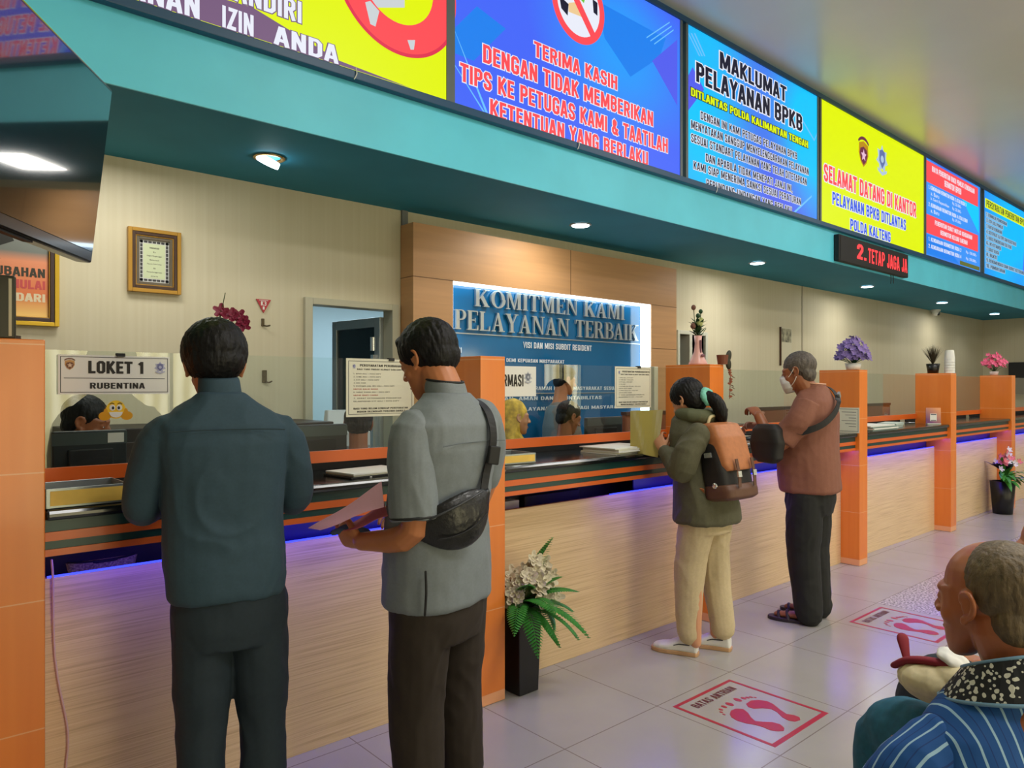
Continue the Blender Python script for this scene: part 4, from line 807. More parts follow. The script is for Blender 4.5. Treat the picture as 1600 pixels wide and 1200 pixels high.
standee('magenta card standee against the pillar behind the young woman', (3.89, 2.72, 1.101), radians(-60))
def wire_tray(label, c):
    t = thing('wire_tray', label, 'tray', c, 0)
    for lv in (0, .06):
        g = G()
        for a, b in [((-.15, -.1), (.15, -.1)), ((.15, -.1), (.15, .1)), ((.15, .1), (-.15, .1)), ((-.15, .1), (-.15, -.1))]: g.limb([(a[0], a[1], lv+.03), (b[0], b[1], lv+.03)], .004, n=6, sub=1); g.limb([(a[0], a[1], lv+.055), (b[0], b[1], lv+.055)], .003, n=6, sub=1)
        part('tray_rim', g, BLACKM, t, smooth=True); g = G(); g.box(-.14, .14, -.09, .09, lv+.028, lv+.036); part('papers', g, PAPER2, t)
    g = G()
    for x in (-.15, .15):
        for y in (-.1, .1): g.limb([(x, y, 0), (x, y, .12)], .004, n=6, sub=1)
    part('post', g, BLACKM, t, smooth=True)
wire_tray('black wire letter tray behind the backpack in the third booth', (4.55, 2.84, 1.101))
# ---------------------------------------------------------------- staff side equipment
def monitor(label, c, w, h, rz=0, tagm=False, zb=.75):
    t = thing('monitor', label, 'monitor', (c[0], c[1], zb), rz, 'monitors on the staff desks'); top = c[2]-zb
    g = G(); g.box(-w, w, -.02, .01, top-h, top); part('housing', g, mat('monitor back', (30, 36, 38), .45), t, bv=.006); g = G(); g.box(-w*.6, w*.6, -.035, -.02, top-h*.7, top-.07); part('rear_cover', g, BLACKM, t, bv=.006)
    g = G(); g.box(-.03, .03, -.01, .01, .012, top-h); part('stand', g, BLACKM, t); g = G(); g.box(-.11, .11, -.08, .08, 0, .012); part('base', g, BLACKM, t, bv=.004)
    g = G(); g.box(-w, w, -.0215, -.02, top-.055, top-.008); part('top_band', g, mat('grey band', (70, 82, 82), .4), t)
    if tagm: g = G(); g.box(w-.07, w-.012, -.023, -.0215, top-.05, top-.012); part('sticker', g, WHITE, t)
    return t
monitor('black monitor back with a white sticker in front of the LOKET 1 clerk', (.66, 3.26, 1.31), .13, .3, 0, True)
monitor('black monitor behind the glass between the two standing men', (1.62, 3.26, 1.30), .16, .3, 0)
monitor('black monitor to the right of the seated officer', (3.72, 3.28, 1.28), .2, .3, .1)
t = thing('cabinet', 'low dark brown cabinet against the wall behind the LOKET 1 clerk', 'cabinet', (1.45, 4.33, 0)); g = G(); g.box(-.7, .7, -.25, .25, 0, 1.27); part('body', g, mat('dark walnut', (44, 36, 30), .5), t, bv=.005)
for k in range(3): g = G(); x = -.69+k*.46; g.box(x, x+.45, -.265, -.25, .08, 1.2); dd = part('door', g, mat('dark walnut door', (54, 44, 36), .5), t, bv=.003); g = G(); g.box(x+.4, x+.42, -.28, -.265, .6, .7); part('handle', g, ALU, dd)
t = thing('printer', 'white printer on a stand in front of the open doorway', 'printer', (2.3, 4.25, 0)); g = G(); g.box(-.1, .12, -.15, .15, 1.08, 1.2); g.hexa([(-.08, .05, 1.2), (.1, .05, 1.2), (.1, .12, 1.2), (-.08, .12, 1.2), (-.05, .1, 1.33), (.1, .1, 1.33), (.1, .15, 1.33), (-.05, .15, 1.33)]); part('body', g, mat('printer white', (196, 204, 206), .4), t, bv=.008)
g = G(); g.box(-.07, .09, -.2, -.15, 1.1, 1.115); part('paper_tray', g, GREYP, t); g = G(); g.box(-.12, .14, -.16, .16, 0, 1.08); part('stand', g, mat('turquoise stand', (60, 190, 170), .5), t, 'turquoise stand', bv=.004)
for i, (a, b) in enumerate([(4.8, 6.35), (6.95, 10.3)]):
    t = thing('partition', ['low brown partition behind the third booth', 'low brown partition behind the fourth and fifth booths'][i], 'partition', ((a+b)/2, 4.0, 0), 0, 'low partitions'); h = (b-a)/2
    g = G(); g.box(-h, h, -.02, .02, 0, 1.24); part('board', g, mat('red brown board', (134, 76, 46), .5), t, bv=.004); g = G(); g.box(-h, h, -.03, .03, 1.24, 1.27); part('cap', g, mat('dark cap', (66, 44, 32), .5), t)
p = onX(1596, 566, 16.2); t = thing('speaker_box', 'black box high on the far right wall', 'speaker', (16.28, p.y, p.z-.6)); g = G(); g.box(-.12, .1, -.2, .2, .0, .6); part('body', g, BLACKM, t, bv=.01)
# things glimpsed through the gap under the worktop
t = thing('woven_basket', 'cream woven basket glimpsed in the gap under the LOKET 1 worktop', 'basket', (.66, 3.08, .751)); g = G(); g.torso([(0, 0, 0, .1, .06), (.09, 0, 0, .12, .075)], ex=4); part('body', g, mat('woven cream', (190, 180, 130), .8, noise_s=160, noise_a=.6), t, smooth=True); g = G(); g.limb([(.12*cos(a), .075*sin(a), .09) for a in [2*pi*k/14 for k in range(15)]], .006, n=6, sub=1); part('rim', g, mat('dark green rim', (40, 52, 40), .6), t, smooth=True)
t = thing('white_box', 'white carton glimpsed in the gap under the second booth worktop', 'box', (2.55, 3.1, .751)); g = G(); g.box(-.18, .14, -.12, .12, 0, .11); part('body', g, WHITE, t, bv=.003); g = G(); g.box(-.02, -.005, -.1205, -.12, 0, .11); part('tape', g, PAPER2, t)
t = thing('black_case', 'black case beside the white carton under the second booth worktop', 'case', (2.95, 3.1, .751)); g = G(); g.box(-.2, .25, -.1, .1, 0, .12); part('body', g, BLACKM, t, bv=.01); g = G(); g.limb([(-.05, -.1, .06), (0, -.125, .06), (.05, -.1, .06)], .006, n=6); part('handle', g, BLACK, t, smooth=True)
# cable down the first panel
g = G(); P = [onY(x, y, 2.762) for x, y in [(80, 875), (82, 905), (84, 1000), (90, 1060), (104, 1130), (106, 1165), (103, 1200), (106, 1240)]]; P[0].y = P[1].y = 2.755
g.limb(P, .0035, n=8, sub=5); o = link('cable', g.mesh('cable', True), mat('pale cable', (206, 170, 160), .5)); tag(o, 'thin pale cable hanging down the first front panel beside the left pillar', 'cable')
# ---------------------------------------------------------------- plants and vases
GREEN = mat('fern green', (60, 136, 50), .5, noise_s=30, noise_a=.25); GREEND = mat('dark leaf green', (30, 70, 34), .5, noise_s=30, noise_a=.25); STEM = mat('stem green', (70, 84, 40), .6)
def leaf(g, base, d, L_, w, droop=.5, n=6, up=Vector((0, 0, 1))):
    base = Vector(base); d = Vector(d).normalized(); side = d.cross(up).normalized() if abs(d.dot(up)) < .95 else Vector((1, 0, 0)); p = base.copy(); pts = []
    dd = d.copy()
    for i in range(n+1):
        t = i/n; ww = w*sin(pi*min(1, t*.92+.08))**.8; pts.append((p.copy(), ww)); p = p+dd*(L_/n); dd = (dd+Vector((0, 0, -droop/n))).normalized()
    vs = []; fs = []
    for p, ww in pts: vs += [p-side*ww, p+Vector((0, 0, .12*ww)), p+side*ww]
    for i in range(n): a = i*3; fs += [(a, a+1, a+4, a+3), (a+1, a+2, a+5, a+4)]
    g.add(vs, fs); return pts
def fern(g, base, d, L_, droop=1.0, n=16, wl=.05):
    base = Vector(base); d = Vector(d).normalized(); p = base.copy(); dd = d.copy(); ax = []
    for i in range(n+1): ax.append((p.copy(), dd.copy())); p = p+dd*(L_/n); dd = (dd+Vector((0, 0, -droop/n))).normalized()
    g.limb([a for a, _ in ax], .002, n=5, sub=1)
    for i, (p, q_) in enumerate(ax[2:]):
        t = (i+2)/n; l = wl*sin(pi*min(.97, t*.85+.12)); side = q_.cross(Vector((0, 0, 1)))
        if side.length < .1: side = Vector((1, 0, 0))
        side.normalize()
        for s in (-1, 1): leaf(g, p, side*s+q_*.55, l, .0115, .3, 3)
def petal_flower(g, c, r, n=5, ang=0, nrm=(0, -1, .3), cup=.3):
    c = Vector(c); nn = Vector(nrm).normalized(); u = nn.orthogonal().normalized(); v = nn.cross(u)
    for k in range(n):
        a = ang+2*pi*k/n; d = u*cos(a)+v*sin(a); s = nn.cross(d)
        vs = [c, c+d*r*.45-s*r*.33+nn*cup*r*.4, c+d*r*.6+nn*cup*r*.25, c+d*r*.45+s*r*.33+nn*cup*r*.4, c+d*r*.9-s*r*.24+nn*cup*r*.9, c+d*r+nn*cup*r, c+d*r*.9+s*r*.24+nn*cup*r*.9]
        g.add(vs, [(0, 1, 2), (0, 2, 3), (1, 4, 5, 2), (2, 5, 6, 3)])
def pot_lathe(name, prof, m, t, sq=False, n=24): g = G(); g.lathe(prof, n=4 if sq else n, sq=sq); return part(name, g, m, t, smooth=not sq, bv=.004 if sq else 0)
# tall black pot with white flowers at the second pillar
random.seed(11)
t = thing('potted_plant', 'tall square black pot with cream flowers and fern leaves beside the second pillar', 'plant', (2.40, 2.65, 0))
pot_lathe('pot', [(.001, .001), (.088, .001), (.105, .42), (.09, .42), (.088, .40), (.001, .40)], mat('black pot', (18, 18, 18), .35), t, sq=True)
CF = mat('cream petal', (214, 204, 176), .6, noise_s=30, noise_a=.12); STB = mat('brown stem', (100, 74, 46), .6)
g = G()
for k in range(16):
    a = random.uniform(0, 2*pi); b_ = (random.uniform(-.02, .02), random.uniform(-.02, .02), .41)
    g.limb([b_, (.05*cos(a), .04*sin(a)-.02, .46), (.11*cos(a)+.03, .06*sin(a)-.03, random.uniform(.5, .58))], .003, n=5)
part('stems', g, STB, t, smooth=True)
for k in range(52):
    a = random.uniform(0, 2*pi); rr_ = sqrt(random.random()); c = (.05+.16*rr_*cos(a), -.03+.09*rr_*sin(a)-.03*(1-rr_), .50+.12*(1-rr_*rr_)+random.uniform(-.07, .03)-.06*max(0, cos(a))*rr_)
    g = G(); petal_flower(g, c, random.uniform(.036, .052), 5, random.random()*3, (random.uniform(-.7, .5)-.3, -1, random.uniform(0, .9)), .35); petal_flower(g, (c[0], c[1]-.004, c[2]), .02, 4, random.random()*3, (-.4, -1, .4), .8); part('flower', g, CF, t)
for k, (dx, dy, dz, l, dr) in enumerate([(.7, -.5, .0, .3, 1.3), (.3, -.7, .35, .34, 1.6), (-.4, -.8, .3, .3, 2.0), (.75, -.15, 1.3, .27, .3), (-.1, -.8, .8, .26, 1.6), (.5, -.6, .8, .26, 1.2), (.9, .0, .2, .27, 2.2), (-.6, -.5, .6, .26, 2.0), (.1, -.9, .2, .26, 1.8), (.4, -.5, 1.0, .22, 1.0), (-.3, -.5, 1.0, .2, 1.0), (.8, -.5, .5, .24, 1.4)]):
    g = G(); fern(g, (0, -.01, .41+(.06 if dz > 1.2 else 0)), (dx, dy, dz), l*1.15, dr, 22, .06); part('fern_leaf', g, GREEN, t)
g = G()
for k in range(16): a = k*.9; leaf(g, (0, 0, .41), (cos(a), sin(a)-.5, .9), .17, .022, .9)
part('leaf_cluster', g, GREEND, t)
# black pot with mixed flowers at the sixth pillar
t = thing('potted_plant', 'round black pot with pink and dark flowers and long leaves by the far pillar', 'plant', (9.98, 2.6, 0))
pot_lathe('pot', [(.001, .001), (.1, .001), (.13, .38), (.115, .38), (.11, .35), (.001, .35)], mat('black pot', (18, 18, 18), .35), t)
g = G()
for k in range(26): a = k*2.4; leaf(g, (0, 0, .36), (cos(a), sin(a)*.35-.4, .5+.6*((k*7) % 5)/5), random.uniform(.3, .48), .03, 1.5)
part('long_leaf', g, GREEN, t)
g = G()
for k in range(22): a = k*2.4; leaf(g, (0, 0, .5), (cos(a), sin(a), .8), random.uniform(.1, .24), .035, .5)
part('dark_foliage', g, mat('plum foliage', (44, 34, 58), .5), t)
for k in range(26):
    a = random.uniform(0, 2*pi); q_ = sqrt(random.random()); c = (.2*q_*cos(a), .14*q_*sin(a)-.05, .56+.16*(1-q_)+random.uniform(-.06, .08)); g = G(); petal_flower(g, c, .04, 5, a, (-.5, -1, .6), .4)
    part('flower', g, [mat('rose petal', (214, 110, 124), .6), mat('pale petal', (216, 206, 220), .6), mat('rose petal', (214, 110, 124), .6)][k % 3], t)
# pink vase on pillar three
t = thing('flower_vase', 'pink vase with green buds standing on the pillar behind the young woman', 'vase', (4.06, 2.76, 1.6255))
pot_lathe('vase', [(.001, .0), (.062, .0), (.06, .01), (.045, .04), (.026, .085), (.02, .14), (.026, .19), (.02, .19), (.018, .15), (.001, .15)], mat('pink ceramic', (226, 172, 164), .3), t)
g = G(); g.box(-.012, .0, -.028, -.02, .05, .16); g.ell((-.01, -.044, .06), (.022, .006, .01)); part('ribbon', g, mat('mauve ribbon', (120, 80, 90), .5), t)
g = G()
for k, (x, y, z) in enumerate([(-.05, 0, .36), (-.01, .0, .31), (.03, 0, .34), (.045, 0, .30), (.075, -.01, .24), (-.05, .01, .24), (.0, 0, .26)]): g.limb([(0, 0, .15), (x*.4, y, .2), (x, y, z)], .0025, n=5)
part('stems', g, STEM, t, smooth=True)
for x, y, z, r, m in [(-.05, 0, .37, .016, mat('dusky bud', (110, 70, 56), .6)), (.0, 0, .32, .015, GREEND), (.03, 0, .35, .014, GREEND), (.0, -.01, .27, .024, mat('pale green bloom', (170, 176, 110), .6)), (-.055, 0, .25, .018, mat('dusky bud', (110, 70, 56), .6)), (.02, -.01, .29, .018, mat('pale green bloom', (170, 176, 110), .6))]: g = G(); g.ell((x, y, z), (r, r, r*1.1), n=10, m=6); part('bud', g, m, t, smooth=True)
g = G()
for k in range(22): a = k*2.4; leaf(g, (0, 0, .18+.004*k), (cos(a), sin(a)*.5, .7), .08, .012, .6)
part('leaves', g, GREEND, t)
# little hanging planter on pillar three
t = thing('hanging_planter', 'small brown pot with trailing brown leaves beside the pink vase', 'plant', (4.145, 2.62, 1.626))
g = G(); g.lathe([(.0, -.03), (.03, -.03), (.038, .03), (.0, .03)], (-.02, .0, .031), n=16); part('pot', g, mat('terracotta', (120, 66, 44), .6), t)
g = G(); g.ell((.035, -.01, .055), (.028, .012, .042), eul(0, 24, 0)); g.ell((.03, -.012, .005), (.026, .014, .04), eul(0, -14, 0)); part('dark_leaf', fuse(g, .004, 1), mat('dark cactus', (44, 44, 24), .6), t)
g = G(); random.seed(4); g.limb([(.02, -.01, -.0), (.04, -.02, -.06), (.03, -.02, -.22)], .0025, n=5)
for k in range(14): leaf(g, (.035+random.uniform(-.01, .01), -.02, -.03-k*.014), (random.uniform(-1, 1), -.5, -.3), .035, .012, .5)
part('trailing_leaves', g, mat('dry brown leaf', (140, 76, 44), .6), t)
# purple flowers on pillar four
def bush(label, x, y, petm, potm, r, h, potr=.03, poth=.05, n=60, name='flower_pot', sq=False):
    t = thing(name, label, 'plant', (x, y, 1.6255)); pot_lathe('pot', [(.001, 0), (potr*.8, 0), (potr, poth), (potr*.85, poth), (.001, poth*.8)], potm, t, sq=sq)
    g = G(); gl = G()
    for k in range(n):
        a = k*2.4; q_ = sqrt((k+.5)/n); zz = poth+h*(.25+.75*random.random())*(1.15-.6*q_); c = Vector((r*q_*cos(a), r*q_*sin(a), zz)); petal_flower(g, c, r*.22, 5, a, (cos(a)-.5, sin(a)-.8, .8), .4)
        if k % 2 == 0: gl.limb([(0, 0, poth*.8), c*.5+Vector((0, 0, poth*.5)), c], .0018, n=4, sub=2); leaf(gl, c*.8+Vector((0, 0, .01)), (cos(a), sin(a), .2), r*.3, r*.07, .5, 3)
    part('blossoms', g, petm, t); part('twigs', gl, GREEND, t); return t
random.seed(5)
bush('mound of purple flowers in a white pot on the pillar behind the brown shirted man', 6.22, 2.70, mat('purple petal', (134, 112, 178), .6, noise_s=30, noise_a=.3), WHITE, .13, .22, .065, .055, 110, sq=False)
bush('pink blossoms in a small clear pot on the sixth pillar', 10.47, 2.82, mat('pink petal', (236, 104, 148), .6), mat('pale pot', (214, 200, 200), .3), .13, .24, .05, .05, 60)
t = thing('grass_pot', 'dark brown grass tuft in a black pot on the fifth pillar', 'plant', (8.38, 2.81, 1.6255)); pot_lathe('pot', [(.001, 0), (.05, 0), (.065, .1), (.055, .1), (.001, .08)], mat('black pot', (18, 18, 18), .35), t)
g = G()
for k in range(260):
    a = random.uniform(0, 2*pi); q_ = random.random(); tip = Vector((.13*q_*cos(a), .13*q_*sin(a), .30+.02*random.random()-.05*q_)); d = tip-Vector((0, 0, .09)); leaf(g, (0, 0, .09), d, d.length, .002, .1, 2)
part('grass_blades', g, mat('dark dry grass', (58, 48, 26), .7), t)
t = thing('cup_stack', 'stack of white paper cups beside the grass pot on the fifth pillar', 'cups', (8.40, 2.66, 1.6255))
for k in range(6):
    g = G(); z = k*.028; g.lathe([(.0, z), (.05, z), (.04, z+.098), (.0, z+.098)] if k == 5 else [(.052, z), (.05, z), (.047, z+.03), (.045, z+.03)], n=20); part('cup', g, WHITE, t, smooth=False)
# orchid in a vase behind the glass
t = thing('orchid_vase', 'maroon orchid sprays showing just above the head of the man in teal', 'plant', (.99, 3.04, 1.101)); pot_lathe('vase', [(.001, 0), (.035, 0), (.045, .1), (.03, .2), (.026, .2), (.001, .18)], mat('white ceramic', (214, 210, 204), .3), t)
OR = mat('orchid maroon', (132, 24, 62), .5); g = G()
sp = [onY(x, y, 3.04)-Vector((.99, 3.04, 1.101)) for x, y in [(352, 458), (345, 486), (360, 492), (373, 494), (380, 508), (376, 500)]]
for q_ in sp: g.limb([(0, 0, .18), (q_.x*.5, 0, q_.z*.6), q_], .002, n=5)
part('stems', g, STEM, t, smooth=True)
for k, q_ in enumerate(sp[1:]): g = G(); petal_flower(g, q_, .034, 5, k, (-.3, -1, .3), .2); petal_flower(g, q_+Vector((.008, -.006, -.004)), .018, 3, k, (-.3, -1, .3), .5); part('flower', g, OR, t)
# ---------------------------------------------------------------- people
SKIN = mat('tan skin', (186, 122, 84), .45, noise_s=18, noise_a=.06)
SKIND = mat('brown skin', (150, 92, 60), .42, noise_s=18, noise_a=.07)
HAIR = mat('black hair', (9, 8, 9), .55, spec=.3, noise_s=(60, 60, 12), noise_a=.5, bump=.6)
EYEW = mat('eye white', (225, 220, 212), .25); EYEB = mat('eye dark', (24, 16, 12), .15)
LIP = mat('lip', (150, 84, 70), .45)
def frameM(loc, fwd_deg, pitch=0, roll=0, s=1):
    """local +Y looks along the heading fwd_deg; pitch<0 looks down"""
    return Matrix.Translation(Vector(loc)) @ Matrix.Rotation(radians(fwd_deg-90), 4, 'Z') @ Matrix.Rotation(radians(roll), 4, 'Y') @ Matrix.Rotation(radians(pitch), 4, 'X') @ Matrix.Diagonal((s, s, s, 1))
def head_into(g, M, jaw=1.0, nose=1.0):
    k = len(g.v)
    g.ell((0, -.018, .032), (.077, .095, .086), n=24, m=16)
    g.ell((0, .012, -.012), (.068, .078, .075), n=24, m=16)
    g.torso([(-.118, 0, .062, .018, .016), (-.108, 0, .058, .032*jaw, .028), (-.085, 0, .045, .046*jaw, .042), (-.055, 0, .028, .058*jaw, .058), (-.02, 0, .018, .066, .07), (.03, 0, .01, .07, .078)], n=20, ex=2.2)
    g.ell((0, .072, -.102), (.02, .016, .014))
    g.limb([(0, .072, .026), (0, .088, .0), (0, .103*nose, -.024)], [.009, .0095, .0115], n=10)
    for s in (-1, 1):
        g.ell((s*.013, .095, -.028), (.009, .010, .008)); g.ell((s*.028, .064, .026), (.028, .016, .013), eul(0, s*8, 0)); g.ell((s*.040, .050, -.028), (.024, .024, .026))
        g.ell((s*.03, .072, .003), (.017, .012, .012))
        # ear
        g.limb([(s*.076, .008, -.028), (s*.083, -.012, -.02), (s*.088, -.022, .004), (s*.086, -.014, .024), (s*.08, .004, .022), (s*.075, .01, .006)], [.0065, .006, .0055, .0055, .0055, .005], n=8, sub=3)
        g.ell((s*.078, -.004, .0), (.006, .014, .024)); g.ell((s*.079, .006, -.03), (.006, .008, .010))
    g.limb([(-.022, .080, -.06), (0, .088, -.057), (.022, .080, -.06)], [.004, .0055, .004], n=8); g.limb([(-.02, .079, -.07), (0, .088, -.071), (.02, .079, -.07)], [.004, .0065, .004], n=8)
    g.xf(M, k); return g
def head_parts(root, M, brow=HAIR, eyes=True, lip=LIP):
    R = root.matrix_basis.inverted() if False else Matrix.Identity(4)
    if eyes:
        for s in (-1, 1):
            g = G(); g.ell((s*.031, .0760, .001), (.0115, .008, .0055), n=12, m=8); g.xf(M); part('eye', g, EYEW, root, smooth=True)
            g = G(); g.ell((s*.031, .0830, .001), (.005, .0018, .0046), n=12, m=6); g.xf(M); part('iris', g, EYEB, root, smooth=True)
            g = G(); g.limb([(s*.016, .080, .022), (s*.032, .0785, .027), (s*.046, .068, .022)], [.0025, .003, .002], n=6, flat=.6); g.xf(M); part('eyebrow', g, brow, root, smooth=True)
    g = G(); g.limb([(-.019, .083, -.0655), (0, .0955, -.064), (.019, .083, -.0655)], [.002, .004, .002], n=8); g.xf(M); part('lips', g, lip, root, smooth=True)
def hair_mesh(M, kind='short', vox=.004, seed=0, thick=.012, amp=1):
    g = G()
    if kind in ('short', 'thick'):
        t = thick
        g.ell((0, -.022, .038), (.077+t, .094+t, .084+t), n=28, m=18)
        g.ell((0, -.05, -.005), (.070+t*.7, .058+t*.8, .068), n=24, m=14)
        g.ell((0, .045, .085), (.055, .038, .03), n=20, m=12)
    elif kind == 'long':
        g.ell((0, -.02, .035), (.093, .108, .097), n=28, m=18); g.ell((0, -.055, -.02), (.085, .07, .08), n=24, m=14)
        g.limb([(0, -.09, -.03), (.005, -.13, -.05), (.012, -.15, -.11), (.0, -.15, -.17)], [.035, .032, .036, .014], n=14)
    elif kind == 'bald':
        g.ell((0, -.036, .037), (.0815, .089, .085), n=28, m=18); g.ell((0, -.058, -.03), (.073, .05, .062), n=24, m=14)
    elif kind == 'crop':
        g.ell((0, -.024, .035), (.084, .099, .09), n=28, m=18); g.ell((0, -.055, -.02), (.074, .05, .065), n=24, m=14)
    def strands(p):
        return amp*(.0028*noise.noise(Vector((p.x*90, p.y*90, p.z*18+seed)))+.0015*noise.noise(p*160))
    me = fuse(g, vox, 1, strands); me.transform(M); return me
def hand_into(g, W, D, Nrm, side=1, curl=(35, 40, 30), thumb=40, s=1.0, spread=6):
    """W wrist point, D finger direction, Nrm palm normal (fingers close towards it), side=+1 thumb on D x Nrm side"""
    W = Vector(W); D = Vector(D).normalized(); Nn = Vector(Nrm); Nn = (Nn-D*Nn.dot(D)).normalized(); A = D.cross(Nn)*side
    def P(a, d, n): return W+A*(a*s)+D*(d*s)+Nn*(n*s)
    R = []
    for d, wd, th in [(-.02, .024, .019), (.0, .026, .018), (.03, .036, .016), (.06, .041, .014), (.088, .04, .012), (.097, .034, .008)]:
        R.append([P(wd*cos(2*pi*j/16), d, th*sin(2*pi*j/16)) for j in range(16)])
    g.rings(R)
    for i, (a, l) in enumerate([(.030, .068), (.0105, .076), (-.010, .071), (-.029, .056)]):
        base = P(a, .086, 0); ang = radians(curl[0]+i*5*(1 if curl[0] > 10 else 0)); sp = radians(spread*(1.5-i)); pts = [P(a, .07, 0), base]; cur = base; th = ang
        for j, (f, c) in enumerate([(.45, 0), (.3, curl[1]), (.25, curl[2])]):
            th += radians(c) if j else 0
            dirv = (D*cos(sp)+A*sin(sp)); dirv = dirv*cos(th)+Nn*sin(th); cur = cur+dirv*(l*f*s*1.15); pts.append(cur)
        g.limb(pts, [.0085*s, .0088*s, .0082*s, .0076*s, .0066*s], n=10, sub=2)
    b = P(.026, .022, .006); t1 = b+(A*.8+D*.6+Nn*.25).normalized()*.036*s; t2 = t1+(A*cos(radians(thumb+30))+D*sin(radians(thumb+30))+Nn*.45).normalized()*.03*s; t3 = t2+(A*.1+D*.9+Nn*.5).normalized()*.024*s
    g.limb([P(.012, .012, .003), b, t1, t2, t3], [.014*s, .0145*s, .0115*s, .0098*s, .0078*s], n=10, sub=2)
    return g
def folds(a=.004, f=(5, 5, 14), seed=0, a2=.0015):
    def fn(p):
        q = Vector((p.x*f[0]+seed, p.y*f[1], p.z*f[2]))
        w = noise.noise(q+Vector((noise.noise(p*4+Vector((seed, 0, 0))),)*3)*1.4)
        return a*(1-abs(w)*2.4)*.8+a2*noise.noise(p*30)
    return fn
def shoe(g, at, heading, L_=.27, w=.048, h=.075, pitch=0):
    k = len(g.v)
    # sole and upper lofted along +Y from heel to toe
    R = []
    for y, ww, hh in [(-.07, .028, .06), (-.06, .036, h), (-.02, .038, h+.005), (.04, .040, h*.85), (.1, w, .052), (.15, w*.95, .042), (.185, w*.7, .032), (.2, w*.35, .02)]:
        y *= L_/.27
        R.append([(ww*cos(2*pi*j/16), y, hh/2+hh/2*sin(2*pi*j/16) if sin(2*pi*j/16) > 0 else hh/2+(hh/2)*max(-1, 1.6*sin(2*pi*j/16))) for j in range(16)])
    g.rings(R); g.xf(Matrix.Translation(Vector(at)) @ Matrix.Rotation(radians(heading-90), 4, 'Z'), k); return g
def sole(g, at, heading, L_=.27, w=.05):
    k = len(g.v); pts = []
    for y, ww in [(-.075, .02), (-.065, .034), (-.02, .038), (.04, .040), (.1, w), (.15, w*.96), (.19, w*.7), (.207, w*.3)]: pts.append((ww, y*L_/.27))
    poly = pts+[(-a, b) for a, b in reversed(pts)]
    g.prism(poly, (0, 0, .0), (1, 0, 0), (0, 1, 0), (0, 0, .022)); g.xf(Matrix.Translation(Vector(at)) @ Matrix.Rotation(radians(heading-90), 4, 'Z'), k); return g
def person(label, loc, heading, group=None): return thing('person', label, 'person', loc, radians(heading-90), group)

# ===== 1: man in dark teal shirt at LOKET 1
c = onD(350, 900, 2.24)
p1 = person('man seen from behind in dark teal long sleeved shirt at the LOKET 1 counter', (c.x, c.y, 0), 76)
HM = frameM((-.022, .055, 1.548), 90, -22)
g = G(); head_into(g, HM)
g.limb([(0, .0, 1.30), (-.012, .01, 1.43), (-.02, .035, 1.54)], [.08, .052, .054], n=18)
g.torso([(.9, .02, 0, .15, .1), (1.1, 0, 0, .14, .09), (1.3, 0, 0, .17, .09), (1.4, 0, 0, .12, .07)])
for s in (-1, 1):
    x0 = .165*s; el = (.218*s, .06, 1.135); wr = (.1*s, .4, 1.135)
    g.limb([(x0, 0, 1.32), el, wr], [.04, .036, .026], n=14); hand_into(g, wr, (-.5*s, .85, 0), (0, 0, -1), side=s*1, curl=(14, 20, 15), s=.95)
    g.limb([(.07*s+.02, 0, .9), (.08*s+.025, .01, .48), (.085*s+.03, 0, .08)], [.08, .05, .036], n=12)
    g.limb([(.085*s+.03, -.02, .05), (.085*s+.03, .1, .03)], [.03, .028], n=10)
part('body', fuse(g, .0045, 2), SKIN, p1); head_parts(p1, HM)
part('hair', hair_mesh(HM, 'thick', thick=.021), HAIR, p1)
SH1 = mat('dark teal cotton', (46, 70, 84), .8, noise_s=120, noise_a=.07)
g = G()
g.torso([(.845, .01, .0, .162, .115), (.86, .01, .0, .17, .12), (.95, .005, 0, .173, .12), (1.08, 0, 0, .17, .115), (1.2, 0, -.005, .176, .115), (1.31, 0, -.01, .19, .112), (1.365, 0, -.01, .185, .098), (1.41, -.003, -.005, .14, .08), (1.445, -.008, 0, .085, .068), (1.462, -.01, .004, .066, .064)], ex=2.5)
for s in (-1, 1):
    g.limb([(.135*s, -.005, 1.355), (.185*s, .0, 1.31), (.215*s, .03, 1.19), (.222*s, .07, 1.115), (.17*s, .22, 1.14), (.12*s, .34, 1.15)], [.052, .06, .056, .053, .048, .04], n=18)
part('shirt', fuse(g, .006, 4, folds(.006, (7, 7, 3.2), 3)), SH1, p1)
g = G(); g.torso([(1.455, -.011, .004, .064, .06, 0, .1), (1.5, -.013, .01, .06, .058, 0, .1), (1.512, -.014, .012, .058, .056, 0, .1)]); part('collar', fuse(g, .005, 2), SH1, p1)
g = G(); g.limb([(-.16, -.112, 1.352), (-.1, -.118, 1.355), (0, -.12, 1.356), (.1, -.118, 1.355), (.16, -.112, 1.352)], .0016, n=6); part('yoke_seam', g, mat('dark seam', (34, 54, 62), .8), p1, smooth=True)
TR1 = mat('dark navy trousers', (30, 44, 54), .8, noise_s=90, noise_a=.08)
g = G(); g.torso([(.70, .018, 0, .140, .10), (.76, .017, 0, .158, .108), (.86, .015, 0, .16, .108), (.93, .01, 0, .152, .1)])
for s in (-1, 1): g.limb([(.08*s+.018, 0, .82), (.085*s+.024, .005, .6), (.088*s+.026, .01, .42), (.09*s+.028, 0, .2), (.09*s+.03, 0, .06)], [.09, .084, .072, .065, .063], n=18)
part('trousers', fuse(g, .007, 4, folds(.004, (8, 8, 5), 1)), TR1, p1)
for s in (-1, 1):
    g = G(); shoe(g, (.09*s+.03, -.01, 0), 90+(-8*s)); part('shoe', fuse(g, .005, 2), BLACK, p1)

